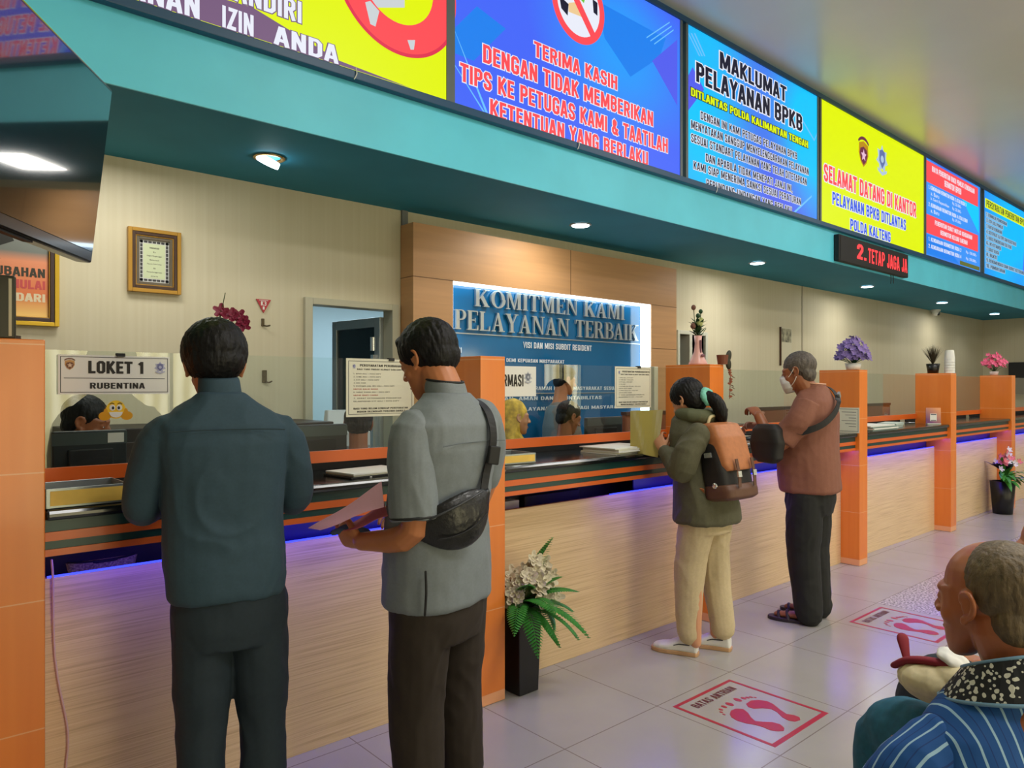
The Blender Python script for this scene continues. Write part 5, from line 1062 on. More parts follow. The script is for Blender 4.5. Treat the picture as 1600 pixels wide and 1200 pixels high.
# ===== 2: man in grey shirt with waist bag
c = onD(688, 1000, 2.42)
p2 = person('man in short sleeved grey shirt with black waist bag, holding a pink folder', (c.x, c.y, 0), 103)
HM = frameM((-.0, .06, 1.572), 98, -24)
SK2 = mat('warm skin', (192, 122, 78), .42, noise_s=18, noise_a=.05)
def P2(px, py, d):   # pixel at depth -> local
    return p2.matrix_local.inverted() @ onD(px, py, d)
bpy.context.view_layer.update()
g = G(); head_into(g, HM)
g.limb([(0, -.05, 1.32), (0, -.025, 1.45), (0, .02, 1.54)], [.09, .062, .06], n=18)
g.torso([(.9, 0, 0, .16, .11), (1.1, 0, 0, .15, .1), (1.3, 0, -.04, .17, .1), (1.4, 0, -.04, .12, .07)])
shL = (-.18, -.03, 1.345)
elL = P2(648, 826, 2.24); wrL = P2(566, 846, 2.36)
g.limb([shL, elL, wrL], [.045, .045, .03], n=16)
kn = P2(520, 836, 2.43); hand_into(g, wrL, (kn-wrL), (.6, .2, .35), side=-1, curl=(30, 45, 30), s=1.0, thumb=50)
wrR = Vector((.17, .26, 1.02)); elR = Vector((.235, .02, 1.09))
g.limb([(.195, -.04, 1.365), elR, wrR], [.055, .045, .03], n=16); hand_into(g, wrR, (-.5, .8, 0), (-.5, 0, -.4), side=1, curl=(30, 30, 20))
for s in (-1, 1):
    g.limb([(.08*s, 0, .9), (.1*s, .01, .48), (.1*s, 0, .08)], [.08, .05, .036], n=12); g.limb([(.1*s, -.02, .05), (.1*s, .1, .03)], [.03, .028], n=10)
part('body', fuse(g, .004, 2), SK2, p2); head_parts(p2, HM)
hm = part('hair', hair_mesh(HM, 'thick', seed=7, thick=.014), HAIR, p2)
SH2 = mat('grey shirt fabric', (122, 130, 134), .7, noise_s=140, noise_a=.05)
PIPE = mat('black piping', (22, 22, 24), .6)
g = G()
g.torso([(.775, 0, .01, .19, .135), (.79, 0, .01, .198, .142), (.9, 0, .01, .196, .14), (1.03, 0, .01, .186, .136), (1.16, 0, -.005, .187, .13), (1.28, 0, -.03, .2, .124), (1.36, 0, -.042, .195, .108), (1.41, 0, -.04, .15, .085), (1.445, 0, -.032, .09, .075), (1.46, 0, -.028, .072, .07)], ex=2.5)
g.limb([(.16, -.045, 1.375), (.215, -.03, 1.28), (.235, .0, 1.17)], [.066, .07, .066], n=18)
part('shirt', fuse(g, .006, 4, folds(.0045, (7, 7, 4), 11)), SH2, p2)
A_ = Vector(shL); B_ = Vector(elL)+Vector((0, 0, .03)); g = G(); g.limb([(-.11, -.04, 1.352), A_+Vector((.012, 0, -.01)), A_*.5+B_*.5, B_], [.05, .07, .073, .076], n=20, caps=False); part('sleeve', fuse(g, .005, 3, folds(.004, (9, 9, 4), 13)), SH2, p2)
g = G(); g.torso([(1.455, 0, -.028, .07, .068, 0, .12), (1.485, 0, -.022, .066, .064, 0, .12), (1.502, 0, -.018, .064, .062, 0, .12)]); part('collar', fuse(g, .005, 2), SH2, p2)
g = G(); g.limb([(.064*cos(a), -.018+.062*sin(a), 1.502+.12*.062*sin(a)) for a in [2*pi*k/16 for k in range(17)]], .004, n=6, sub=2); part('collar_piping', g, PIPE, p2, smooth=True)
e = Vector(elL)+Vector((0, 0, .038)); ax = (Vector(elL)-Vector(shL)).normalized(); u = ax.orthogonal().normalized(); v = ax.cross(u)
g = G(); g.limb([e+(u*cos(a)+v*sin(a))*.0745+ax*.0 for a in [2*pi*k/16 for k in range(17)]], .0045, n=6, sub=2); part('cuff_piping', g, PIPE, p2, smooth=True)
g = G(); g.limb([(-.185, -.1, .79), (-.185, -.105, .86), (-.182, -.1, .92)], .004, n=6); part('side_slit', g, PIPE, p2, smooth=True)
g = G(); g.limb([(-.16, -.152, 1.3), (-.08, -.157, 1.305), (0, -.158, 1.306), (.09, -.156, 1.305), (.17, -.14, 1.3)], .0014, n=6); part('yoke_seam', g, mat('grey seam', (96, 104, 108), .8), p2, smooth=True)
TR2 = mat('dark brown trousers', (44, 34, 24), .8, noise_s=90, noise_a=.08)
g = G(); g.torso([(.66, 0, .0, .15, .11), (.74, 0, .005, .172, .125), (.85, 0, .005, .168, .12), (.93, 0, 0, .155, .11)])
for s in (-1, 1): g.limb([(.095*s, .0, .78), (.092*s, .01, .6), (.1*s, .015, .42), (.1*s, 0, .2), (.1*s, 0, .06)], [.1, .096, .088, .08, .076], n=18)
part('trousers', fuse(g, .007, 4, folds(.005, (8, 8, 4), 5)), TR2, p2)
for s in (-1, 1):
    g = G(); shoe(g, (.1*s, -.01, 0), 90-8*s); part('shoe', fuse(g, .005, 2), BLACK, p2)
# waist bag: a thing worn on the back
wb = thing('waist_bag', 'black leather waist bag worn across the back of the man in the grey shirt', 'bag', tuple(p2.matrix_local @ Vector((-.10, -.155, 1.09))), radians(103-90-26))
LEA = mat('black leather', (20, 20, 22), .38, coat=.15, noise_s=60, noise_a=.2, bump=.3)
Mb = Matrix.Rotation(radians(-22), 4, 'Y')
def bagloft(sc=1, yo=0, zt=0):
    R = []
    n = 22
    for i in range(n+1):
        t = -1+2*i/n; x = t*.15*sc; hh = .084*sc*max(.12, (1-abs(t)**2.4)); dd = .042*sc*max(.18, (1-abs(t)**2.2)); cz = -.028*(1-t*t)
        R.append([(x, yo-dd*.6*cos(2*pi*j/16)+.05*t*t*1.1, cz+hh*sin(2*pi*j/16)) for j in range(16)])
    g = G(); g.rings(R); return g
g = bagloft(); g.xf(Mb); part('pouch', fuse(g, .005, 2), LEA, wb)
g = G(); g.limb([(-.1, -.012, .03), (-.06, -.026, .032), (0, -.031, .032), (.06, -.026, .032), (.1, -.012, .03)], .0035, n=6); g.xf(Mb); part('zip', g, mat('grey zip', (70, 72, 76), .4, metal=.5), wb, smooth=True)
g = G(); g.limb([(-.09, -.012, -.04), (-.05, -.024, -.05), (0, -.029, -.054), (.05, -.024, -.05), (.09, -.012, -.04)], .003, n=6); g.xf(Mb); part('seam', g, PIPE, wb, smooth=True)
g = G()
def ribbon(g, pts, w, t=.004, nrm=None):
    pts = [Vector(p) for p in pts]; R = []
    sub = []
    for i in range(len(pts)-1):
        p0 = pts[max(i-1, 0)]; a = pts[i]; b = pts[i+1]; p3 = pts[min(i+2, len(pts)-1)]
        for k in range(5):
            s = k/5; sub.append(.5*((2*a)+(-p0+b)*s+(2*p0-5*a+4*b-p3)*s*s+(-p0+3*a-3*b+p3)*s**3))
    sub.append(pts[-1])
    for i, p in enumerate(sub):
        d = (sub[min(i+1, len(sub)-1)]-sub[max(i-1, 0)]).normalized(); n = Vector(nrm(p) if callable(nrm) else nrm).normalized(); s = d.cross(n).normalized()
        R.append([p+s*w/2, p+s*w/2+n*t, p-s*w/2+n*t, p-s*w/2])
    g.rings(R); return g
nf = lambda p: (p.x*.4, p.y+.17 if False else -1, .25)
o2 = Vector((-.10, -.155, 1.09))
def q(x, y, z): return Matrix.Rotation(radians(26), 3, 'Z') @ (Vector((x, y, z))-o2)
ribbon(g, [q(.02, -.162, 1.13), q(.05, -.152, 1.2), q(.065, -.168, 1.3), q(.075, -.152, 1.375), q(.085, -.11, 1.42), q(.09, -.05, 1.44), q(.1, .03, 1.43)], .032, nrm=lambda p: (.4, -1, .2 if p.z < .27 else 1.6))
part('strap', g, BLACKM, wb)
g = G(); g.box(-.02, .02, -.012, .006, -.03, .03); g.xf(Matrix.Translation(q(.058, -.175, 1.26)) @ Matrix.Rotation(.15, 4, 'Y')); part('buckle', g, BLACKM, wb, bv=.004)
# pink papers in his left hand
pa = P2(340/1600*0+487, 826, 2.62); 
def sheet(name, pts, m, label, cat='paper', nx=10, th=.0012, parent=None, wave=.004):
    A, B, C_, D_ = [Vector(p) for p in pts]; nrm = (B-A).cross(D_-A).normalized(); g = G(); vs = []
    for s in (0, 1):
        for i in range(nx+1):
            for j in range(nx+1):
                u, v = i/nx, j/nx; p = A*(1-u)*(1-v)+B*u*(1-v)+C_*u*v+D_*(1-u)*v
                vs.append(p+nrm*(s*th+wave*sin(3*u+2*v)*sin(pi*u)))
    n1 = nx+1; fs = []
    for i in range(nx):
        for j in range(nx):
            a = i*n1+j; fs.append((a, a+1, a+n1+1, a+n1)); a += n1*n1; fs.append((a, a+n1, a+n1+1, a+1))
    for k in range(nx):
        for a, b in ((k, k+1), (nx*n1+k+1, nx*n1+k)): fs.append((b, a, a+n1*n1, b+n1*n1))
        for a, b in (((k+1)*n1, k*n1), (k*n1+nx, (k+1)*n1+nx)): fs.append((b, a, a+n1*n1, b+n1*n1))
    g.add(vs, fs); o = link(name, g.mesh(name, False), m); tag(o, label, cat) if not parent else None; return o
sheet('paper_folder', [onD(481, 825, 2.46), onD(596, 752, 2.42), onD(600, 792, 2.24), onD(500, 828, 2.34)], mat('pink paper', (226, 158, 182), .7), 'pink paper folder held in the left hand of the man in grey', 'folder', wave=.008)
sheet('paper_folder', [onD(520, 832, 2.44), onD(600, 784, 2.40), onD(606, 806, 2.26), onD(556, 826, 2.30)], mat('deep pink paper', (196, 96, 110), .7), 'darker rose sheet under the pink folder', 'folder', wave=.006)
g = G(); g.limb([onD(522, 832, 2.40), onD(545, 826, 2.39), onD(572, 832, 2.37)], [.012, .02, .016], n=12, flat=.8); o = link('cloth_mask', g.mesh('cloth_mask', True), mat('blue grey cloth', (70, 92, 120), .8)); tag(o, 'crumpled blue grey cloth mask held under the pink folder', 'mask')

# ===== 3: girl with backpack
c = onZ(1103, 1020, 0)
p3 = person('young woman in an olive jacket and beige trousers leaning on the counter', (c.x, c.y, 0), 88)
bpy.context.view_layer.update()
def P3(px, py, d): return p3.matrix_local.inverted() @ onD(px, py, d)
D3 = c.x*cos(YAW)+c.y*sin(YAW)
HC = P3(1073, 625, D3+.06); HM = frameM(HC, 98, -30, 0, .93)
NK = P3(1100, 668, D3)
g = G(); head_into(g, HM, jaw=.9)
g.limb([NK+Vector((0, -.04, -.12)), NK, HC+Vector((0, -.03, -.05))], [.08, .045, .046], n=16)
g.torso([(.85, 0, 0, .13, .09), (1.05, 0, .02, .11, .08), (1.2, 0, .06, .12, .08)])
shL = P3(1088, 680, D3-.15); elL = P3(1064, 735, D3-.15); wrL = P3(1036, 702, D3+.02)
g.limb([shL, elL, wrL], [.045, .038, .024], n=14); hand_into(g, wrL, P3(1028, 684, D3+.08)-wrL, (.8, .2, 0), side=-1, curl=(25, 35, 25), s=.88)
wrR = Vector((.05, .3, 1.13)); g.limb([(.13, .06, 1.23), (.2, .12, 1.09), wrR], [.045, .038, .024], n=14); hand_into(g, wrR, (-.2, 1, 0), (0, 0, -1), side=1, curl=(12, 20, 12), s=.88)
for s in (-1, 1):
    g.limb([(.07*s, 0, .8), (.09*s, .01, .45), (.095*s, 0, .08)], [.07, .045, .032], n=12)
part('body', fuse(g, .0045, 2), mat('light skin', (206, 148, 112), .45), p3); head_parts(p3, HM)
part('hair', hair_mesh(HM, 'long'), HAIR, p3)
SC = HM @ Vector((0, -.13, -.05)); g = G()
g.limb([SC+Vector((.035*cos(a), .012*sin(a)*1, .035*sin(a))) for a in [2*pi*k/10 for k in range(11)]], [.016, .02]*5+[.016], n=10, sub=2); part('scrunchie', fuse(g, .004, 1, lambda p: .003*noise.noise(p*90)), mat('mint scrunchie', (120, 196, 176), .7), p3)
g = G(); g.limb([SC, SC+Vector((.01, -.05, -.03)), SC+Vector((.03, -.07, -.1)), SC+Vector((.05, -.05, -.17))], [.035, .04, .034, .012], n=14); part('ponytail', fuse(g, .004, 1, lambda p: .003*noise.noise(Vector((p.x*90, p.y*90, p.z*18)))), HAIR, p3)
OLV = mat('olive jacket', (84, 82, 60), .8, noise_s=100, noise_a=.08)
g = G()
g.torso([(.735, 0, -.01, .195, .15, 0, .0), (.75, 0, -.01, .202, .158), (.88, 0, -.0, .19, .148), (1.0, 0, .02, .178, .135), (1.12, 0, .045, .172, .125), (1.22, 0, .07, .16, .112), (1.3, 0, .09, .125, .09), (1.34, 0, .1, .08, .07)], ex=2.4)
elo = Vector(elL); g.limb([shL+Vector((.02, 0, .0)), (shL+elo)/2+Vector((-.012, 0, .0)), elo+Vector((0, 0, .0)), (elo+wrL)/2, wrL+(elo-wrL)*.15], [.066, .072, .068, .055, .04], n=16)
g.limb([(.13, .06, 1.25), (.21, .06, 1.15), (.21, .12, 1.09), (.1, .26, 1.13)], [.062, .066, .06, .04], n=16)
part('jacket', fuse(g, .006, 3, folds(.007, (9, 9, 6), 21)), OLV, p3)
g = G(); g.limb([(-.09, .02, 1.315), (-.1, -.05, 1.31), (-.04, -.1, 1.30), (.04, -.1, 1.30), (.1, -.05, 1.31), (.09, .02, 1.315)], [.03, .036, .04, .04, .036, .03], n=12); g.xf(Matrix.Translation((0, .085, .015))); part('hood', fuse(g, .006, 2, folds(.006, (12, 12, 12), 4)), mat('olive hood', (88, 92, 66), .8), p3)
BEI = mat('beige trousers', (196, 178, 142), .8, noise_s=90, noise_a=.05)
g = G(); g.torso([(.68, 0, 0, .15, .12), (.8, 0, 0, .15, .115), (.86, 0, 0, .14, .11)])
ft = [P3(1063, 1008, D3-.05), P3(1127, 1003, D3+.06)]
fl = [Vector((-.10, .05, 0)), Vector((.11, -.02, 0))]
for s, f in zip((-1, 1), fl): g.limb([(.078*s, 0, .74), (.082*s+f.x*.1, .02+f.y*.3, .52), (f.x*.95, f.y*.7+.01, .32), (f.x, f.y-.01, .16), (f.x, f.y-.015, .125)], [.1, .086, .074, .066, .064], n=18)
part('trousers', fuse(g, .006, 3, folds(.005, (9, 9, 5), 15)), BEI, p3)
SNK = mat('white sneaker', (226, 226, 222), .5); SOLE = mat('gum sole', (190, 150, 110), .5)
for s, f in zip((-1, 1), fl):
    g = G(); shoe(g, (f.x, f.y+.01, .012), 112, L_=.25, h=.1); sk = part('sneaker', fuse(g, .004, 2), SNK, p3)
    g = G(); sole(g, (f.x, f.y+.01, 0), 112, L_=.255, w=.05); part('sole', g, SOLE, sk, 'tan rubber sole', bv=.004)
    g = G()
    for sx in (-1, 1): g.prism([(-.03, .05), (.03, .046), (.06, .036), (.06, .041), (.03, .052), (-.03, .056)], (sx*.0385, .0, .012), (0, 1, 0), (0, 0, 1), (sx*.004, 0, 0))
    g.xf(Matrix.Translation((f.x, f.y+.01, 0)) @ Matrix.Rotation(radians(112-90), 4, 'Z'))
    part('stripe', g, mat('dark stripe', (60, 60, 64), .5), sk, 'dark side stripe')
sheet('plastic_folder', [onD(985, 706, 4.25), onD(1028, 715, 4.12), onD(1036, 640, 4.2), onD(985, 642, 4.32)], mat('olive plastic folder', (176, 160, 84), .3), 'yellowish translucent folder held upright by the young woman', 'folder', wave=.01)
# backpack
BP = thing('backpack', 'tan and black leather backpack worn by the young woman in the olive jacket', 'bag', tuple(p3.matrix_local @ Vector((-.01, -.075, .895))), radians(88-90)); BP.rotation_euler.x = radians(-9)
TAN = mat('tan leather', (178, 112, 68), .5, noise_s=40, noise_a=.1); BKC = mat('black canvas', (26, 24, 24), .6)
g = G(); g.torso([(-.02, 0, -.09, .115, .07), (.0, 0, -.09, .135, .085), (.12, 0, -.085, .14, .085), (.26, 0, -.075, .132, .075), (.33, 0, -.06, .115, .06), (.355, 0, -.05, .09, .045)], ex=4); 
part('bag_body', fuse(g, .006, 2), BKC, BP)
g = G(); g.torso([(.12, 0, -.135, .11, .055), (.15, 0, -.128, .125, .06), (.3, 0, -.105, .13, .062), (.37, 0, -.07, .12, .07), (.385, 0, -.05, .1, .05)], ex=4); part('flap', fuse(g, .006, 2), TAN, BP, 'tan leather flap')
g = G(); g.torso([(-.035, 0, -.1, .11, .075), (-.02, 0, -.1, .145, .096), (.02, 0, -.1, .147, .098), (.05, 0, -.095, .142, .09)], ex=4); part('base', fuse(g, .006, 2), mat('brown leather', (92, 58, 40), .5), BP, 'brown leather base')
g = G()
for x in (-.07, .07): ribbon(g, [(x, -.2, .18), (x, -.205, .1), (x, -.2, .03)], .024, nrm=(0, -1, 0))
part('buckle_strap', g, mat('brown leather', (92, 58, 40), .5), BP)
g = G()
for x in (-.07, .07): g.box(x-.015, x+.015, -.214, -.204, .085, .115)
g.box(-.148, -.136, -.1, -.06, .2, .225); g.ell((-.145, -.1, .05), (.006, .016, .016)); part('metal_fitting', g, mat('bright steel', (220, 224, 226), .2, metal=.8), BP)
g = G(); g.limb([(-.05, -.04, .38), (-.03, -.05, .42), (.03, -.05, .42), (.05, -.04, .38)], .009, n=8); part('grab_handle', g, mat('cream leather', (206, 192, 150), .5), BP, smooth=True)
for s in (-1, 1):
    g = G(); ribbon(g, [(.07*s, -.02, .34), (.09*s, .04, .385), (.11*s, .12, .375), (.12*s, .16, .29), (.12*s, .16, .18), (.14*s, .1, .07), (.13*s, -.02, .02)], .042, .008, nrm=lambda p: (p.x*2, p.y-.13, (p.z-.15)*1.5)); part('shoulder_strap', g, TAN, BP)

# ===== 4: man in brown polo
c = onZ(1266, 968, 0)
p4 = person('older man in brown polo shirt, black trousers and white face mask at the counter', (c.x, c.y, 0), 100)
bpy.context.view_layer.update(); D4 = c.x*cos(YAW)+c.y*sin(YAW)
def P4(px, py, d): return p4.matrix_local.inverted() @ onD(px, py, d)
HC = P4(1246, 581, D4); HM = frameM(HC, 96, -14, 0, 1.02)
g = G(); head_into(g, HM, jaw=1.1)
NK = P4(1268, 625, D4)
g.limb([NK+Vector((0, -.0, -.1)), NK+Vector((0, .0, .0)), HC+Vector((0, -.02, -.05))], [.1, .072, .066], n=18)
g.torso([(.9, 0, 0, .16, .13), (1.1, 0, 0, .16, .13), (1.3, 0, 0, .16, .1)])
shL = Vector((-.19, -.03, 1.34)); elL = P4(1215, 697, D4-.12); wrL = P4(1186, 650, D4-.02)
g.limb([shL, elL, wrL], [.048, .048, .032], n=16); hand_into(g, wrL, (0.25, .3, .25), (.5, .5, -.6), side=-1, curl=(30, 40, 30), s=1.0)
wrR = Vector((.0, .34, 1.22)); g.limb([(.2, 0, 1.36), (.25, .12, 1.12), wrR], [.06, .05, .032], n=16); hand_into(g, wrR, (-.7, .5, .1), (-.3, -.3, -.6), side=1, curl=(30, 40, 30))
for s in (-1, 1): g.limb([(.08*s, 0, .9), (.1*s, .01, .48), (.1*s, 0, .08)], [.08, .05, .036], n=12); g.limb([(.1*s, -.03, .05), (.1*s, .08, .04), (.1*s+.0*s, .17, .03)], [.032, .034, .026], n=12, flat=.7)
part('body', fuse(g, .0045, 2), SKIND, p4); head_parts(p4, HM)
part('hair', hair_mesh(HM, 'crop', seed=3), mat('grey hair', (84, 76, 68), .6, noise_s=(80, 80, 20), noise_a=.4, bump=.4), p4)
g = G(); g.torso([(-.118, 0, .07, .03, .03), (-.09, 0, .064, .052, .045), (-.055, 0, .055, .06, .058), (-.02, 0, .06, .045, .056), (-.004, 0, .068, .022, .04)], ex=2.2)
k = g.xf(HM); mk = part('face_mask', fuse(g, .004, 2), mat('white mask', (214, 214, 212), .7), p4)
for s in (-1, 1):
    g = G(); g.limb([(.052*s, .06, -.03), (.072*s, .03, -.01), (.086*s, -.008, .028)], .0022, n=6); g.limb([(.05*s, .05, -.08), (.074*s, .02, -.06), (.084*s, -.002, -.034)], .0022, n=6); g.xf(HM); part('ear_loop', g, WHITE, mk, smooth=True)
BRP = mat('brown polo', (132, 84, 66), .8, noise_s=120, noise_a=.05)
g = G(); g.torso([(.82, 0, .0, .195, .168), (.835, 0, 0, .203, .178), (.95, 0, .01, .2, .182), (1.08, 0, .015, .195, .178), (1.2, 0, .0, .195, .16), (1.31, 0, -.025, .2, .14), (1.39, 0, -.03, .19, .115), (1.44, 0, -.03, .14, .09), (1.475, 0, -.025, .085, .078), (1.485, 0, -.02, .075, .07)], ex=2.4)
g.limb([(-.165, -.03, 1.38), (-.215, -.0, 1.28), shL*.42+Vector(elL)*.58, Vector(elL)*.85+shL*.15], [.072, .08, .078, .078], n=18, caps=False)
g.limb([(.165, -.03, 1.38), (.225, .02, 1.27), (.245, .1, 1.16)], [.075, .08, .074], n=18)
part('polo_shirt', fuse(g, .0065, 3, folds(.005, (7, 7, 5), 31)), BRP, p4)
g = G(); g.torso([(1.47, 0, -.022, .082, .078, 0, .1), (1.505, 0, -.018, .074, .072, 0, .1)]); co = part('collar', fuse(g, .005, 2), BRP, p4)
g = G(); g.limb([(.076*cos(a), -.018+.074*sin(a), 1.506+.0074*sin(a)) for a in [2*pi*k/16 for k in range(17)]], .0035, n=6, sub=2); part('collar_edge', g, mat('peach edge', (220, 170, 140), .7), co, 'pale edging', smooth=True)
BTR = mat('black trousers', (18, 20, 20), .75, noise_s=90, noise_a=.1)
g = G(); g.torso([(.68, 0, .0, .15, .13), (.76, 0, .0, .172, .148), (.88, 0, 0, .168, .145), (.93, 0, 0, .155, .135)])
for s in (-1, 1): g.limb([(.098*s, 0, .8), (.1*s, .01, .6), (.1*s, .01, .42), (.1*s, -.01, .2), (.1*s, -.02, .07)], [.105, .108, .096, .086, .083], n=18)
part('trousers', fuse(g, .007, 4, folds(.005, (8, 8, 4), 35)), BTR, p4)
for s in (-1, 1):
    g = G(); sole(g, (.1*s, .02, 0), 90-6*s, L_=.27, w=.05); sd = part('sandal', g, mat('dark sandal', (40, 28, 40), .5), p4, bv=.004)
    g = G(); g.limb([(.1*s-.048, .09, .02), (.1*s, .11, .062), (.1*s+.048, .09, .02)], .012, n=8, flat=.6); g.limb([(.1*s-.044, .15, .02), (.1*s, .165, .05), (.1*s+.044, .15, .02)], .01, n=8, flat=.6); part('sandal_strap', g, mat('dark sandal', (40, 28, 40), .5), sd, smooth=True)
sb = thing('shoulder_bag', 'black sling bag held at the chest of the man in the brown polo', 'bag', tuple(onD(1199, 690, D4-.12)), radians(100-90))
g = G(); g.torso([(-.13, 0, .0, .06, .035), (-.1, 0, 0, .1, .05), (.0, 0, 0, .115, .055), (.08, 0, 0, .1, .045), (.11, 0, 0, .07, .03)], ex=3); g.xf(Matrix.Rotation(radians(70), 4, 'Z')); part('pouch', fuse(g, .006, 2, lambda p: .004*noise.noise(p*14)), BKC, sb)
g = G(); oo = p4.matrix_local.inverted() @ sb.location; Q = lambda x, y, z: Vector((x, y, z))-oo
ribbon(g, [Q(-.15, .2, 1.17), Q(-.215, .1, 1.2), Q(-.26, .0, 1.2), Q(-.21, -.125, 1.25), Q(-.1, -.176, 1.33), Q(.0, -.165, 1.41), Q(.06, -.1, 1.475), Q(.07, -.03, 1.49)], .04, nrm=lambda p: (p.x+.12 if False else (-1.2 if p.x < -.05 else 0), -.6 if p.y > -.36 else -1, .15 if p.z < .25 else 1.0)); part('strap', g, BLACKM, sb)
g = G(); g.box(-.02, .02, -.01, .004, -.012, .012); g.xf(Matrix.Translation(Q(.02, -.165, 1.43)) @ Matrix.Rotation(.8, 4, 'Y')); part('buckle', g, mat('bright steel', (220, 224, 226), .2, metal=.8), sb)

# ===== 5: seated man in the foreground
D5 = 1.5; c = onD(1628, 1000, D5)
p5 = person('seated older man in blue striped shirt with batik collar at the lower right', (c.x, c.y, 0), 58)
bpy.context.view_layer.update()
def P5(px, py, d): return p5.matrix_local.inverted() @ onD(px, py, d)
HC = P5(1545, 938, D5); HM = frameM(HC, 108, -6, 0, 1.02)
SK5 = mat('weathered skin', (176, 104, 66), .36, noise_s=22, noise_a=.08)
g = G(); head_into(g, HM, jaw=1.0, nose=1.0)
NK = HC+Vector((.02, -.055, -.12))
g.limb([NK+Vector((0, -.03, -.1)), NK, HC+Vector((0, -.035, -.04))], [.1, .062, .062], n=20)
hipz = .5
g.torso([(hipz, 0, -.14, .15, .1), (.75, 0, -.12, .15, .1), (.82, 0, -.1, .14, .08)])
for s in (-1, 1):
    kx = .09*s+.03; g.limb([(.1*s, -.1, .52), (kx, .15, .56), (kx, .36, .58), (kx, .4, .3), (kx, .38, .08)], [.085, .07, .055, .045, .036], n=12); g.limb([(kx, .38, .05), (kx, .52, .03)], [.034, .03], n=10)
    g.limb([(.17*s-.06, -.1, .74), (.24*s, -.03, .64), (.12*s, .2, .66)], [.045, .042, .028], n=14)
hand_into(g, (-.13, .2, .66), (.25, .9, .1), (.5, .1, -.6), side=-1, curl=(30, 40, 30)); hand_into(g, (.12, .2, .66), (-.25, .9, .1), (-.5, .1, -.6), side=1, curl=(30, 40, 30))
part('body', fuse(g, .0035, 2), SK5, p5); head_parts(p5, HM, brow=mat('grey brow', (70, 52, 42), .6))
part('hair', hair_mesh(HM, 'bald', vox=.003, seed=5, amp=.2), mat('thin grey hair', (98, 82, 58), .55, noise_s=(90, 90, 40), noise_a=.35, bump=.5), p5)
STR = mat('blue striped cotton', (16, 84, 158), .75)
def stripes(m, axis, scale, off=0):
    b = m.node_tree.nodes['Principled BSDF']; tc = N(m, 'TexCoord'); sp = N(m, 'SeparateXYZ'); L(m, tc.outputs['Object'], sp.inputs[0])
    n = N(m, 'TexNoise'); n.inputs['Scale'].default_value = 5; L(m, tc.outputs['Object'], n.inputs['Vector'])
    v = math_(m, 'ADD', sp.outputs[axis], math_(m, 'MULTIPLY', n.outputs['Fac'], .02))
    k = math_(m, 'MODULO', math_(m, 'ADD', math_(m, 'MULTIPLY', v, scale), 50), 1.0)
    f = math_(m, 'LESS_THAN', k, .13); f2 = math_(m, 'MULTIPLY', math_(m, 'GREATER_THAN', k, .5), math_(m, 'LESS_THAN', k, .56))
    c = mixc(m, f, lin((16, 80, 150)), lin((158, 196, 220))); c = mixc(m, f2, c, lin((10, 56, 120))); L(m, c, b.inputs['Base Color'])
stripes(STR, 0, 34); STR2 = mat('blue striped sleeve', (16, 84, 158), .75); stripes(STR2, 1, 30)
shz = HC.z-.24
hx, hy = HC.x, HC.y-.05
g = G(); g.torso([(.44, 0, -.15, .19, .15), (.58, hx*.3, -.13, .19, .145), (.68, hx*.6, -.11, .195, .14), (shz-.04, hx*.9, hy-.02, .205, .12), (shz+.015, hx, hy-.01, .18, .1), (shz+.055, hx, hy, .13, .085), (shz+.085, hx, hy, .09, .078), (shz+.1, hx, hy, .075, .07)], ex=2.4)
part('shirt', fuse(g, .006, 3, folds(.003, (6, 6, 4), 41)), STR, p5)
for s in (-1, 1):
    g = G(); g.limb([(hx+.15*s, hy, shz-.035), (hx+.205*s, hy+.01, shz-.09), (hx+.235*s, hy+.05, .64), (hx*.5+.19*s, .1, .64)], [.07, .078, .07, .062], n=18); part('sleeve', fuse(g, .005, 3, folds(.004, (8, 8, 8), 44)), STR2, p5)
BAT = mat('batik print', (20, 22, 26), .7)
b = BAT.node_tree.nodes['Principled BSDF']; tc = N(BAT, 'TexCoord'); vo = N(BAT, 'TexVoronoi'); vo.inputs['Scale'].default_value = 105; vo.feature = 'SMOOTH_F1'; wn = N(BAT, 'TexNoise'); wn.inputs['Scale'].default_value = 30
L(BAT, tc.outputs['Object'], wn.inputs['Vector']); L(BAT, wn.outputs['Color'], vo.inputs['Vector']) if False else L(BAT, tc.outputs['Object'], vo.inputs['Vector'])
L(BAT, mixc(BAT, math_(BAT, 'LESS_THAN', math_(BAT, 'ADD', vo.outputs['Distance'], math_(BAT, 'MULTIPLY', wn.outputs['Fac'], .5)), .58), lin((18, 22, 28)), lin((214, 214, 200))), b.inputs['Base Color'])
# collar band: a stand-up folded strip round the neck and down the front
def collar_pt(a, r, z, tilt): return Vector((hx+r[0]*cos(a), hy+.005+r[1]*sin(a), z+tilt*sin(a)))
g = G(); R = []
for k in range(29):
    a = radians(-258+336*k/28); R.append([collar_pt(a, (.074, .074), shz+.128, -.04), collar_pt(a, (.08, .08), shz+.128, -.04), collar_pt(a, (.122, .112), shz+.066, -.03), collar_pt(a, (.116, .106), shz+.058, -.03)])
g.rings(R); cb = part('collar', g, BAT, p5, 'black and white batik collar')
g = G()
g.limb([collar_pt(radians(-258+336*k/28), (.077, .077), shz+.131, -.04) for k in range(29)], .0035, n=6, sub=1); g.limb([collar_pt(radians(-258+336*k/28), (.122, .112), shz+.062, -.03) for k in range(29)], .004, n=6, sub=1)
part('collar_piping', g, mat('pale blue piping', (120, 160, 190), .6), cb, 'pale blue edging', smooth=True)
JEA = mat('teal jeans', (28, 98, 122), .8, noise_s=70, noise_a=.12)
g = G(); g.torso([(.43, 0, -.14, .18, .14), (.56, 0, -.12, .18, .13)])
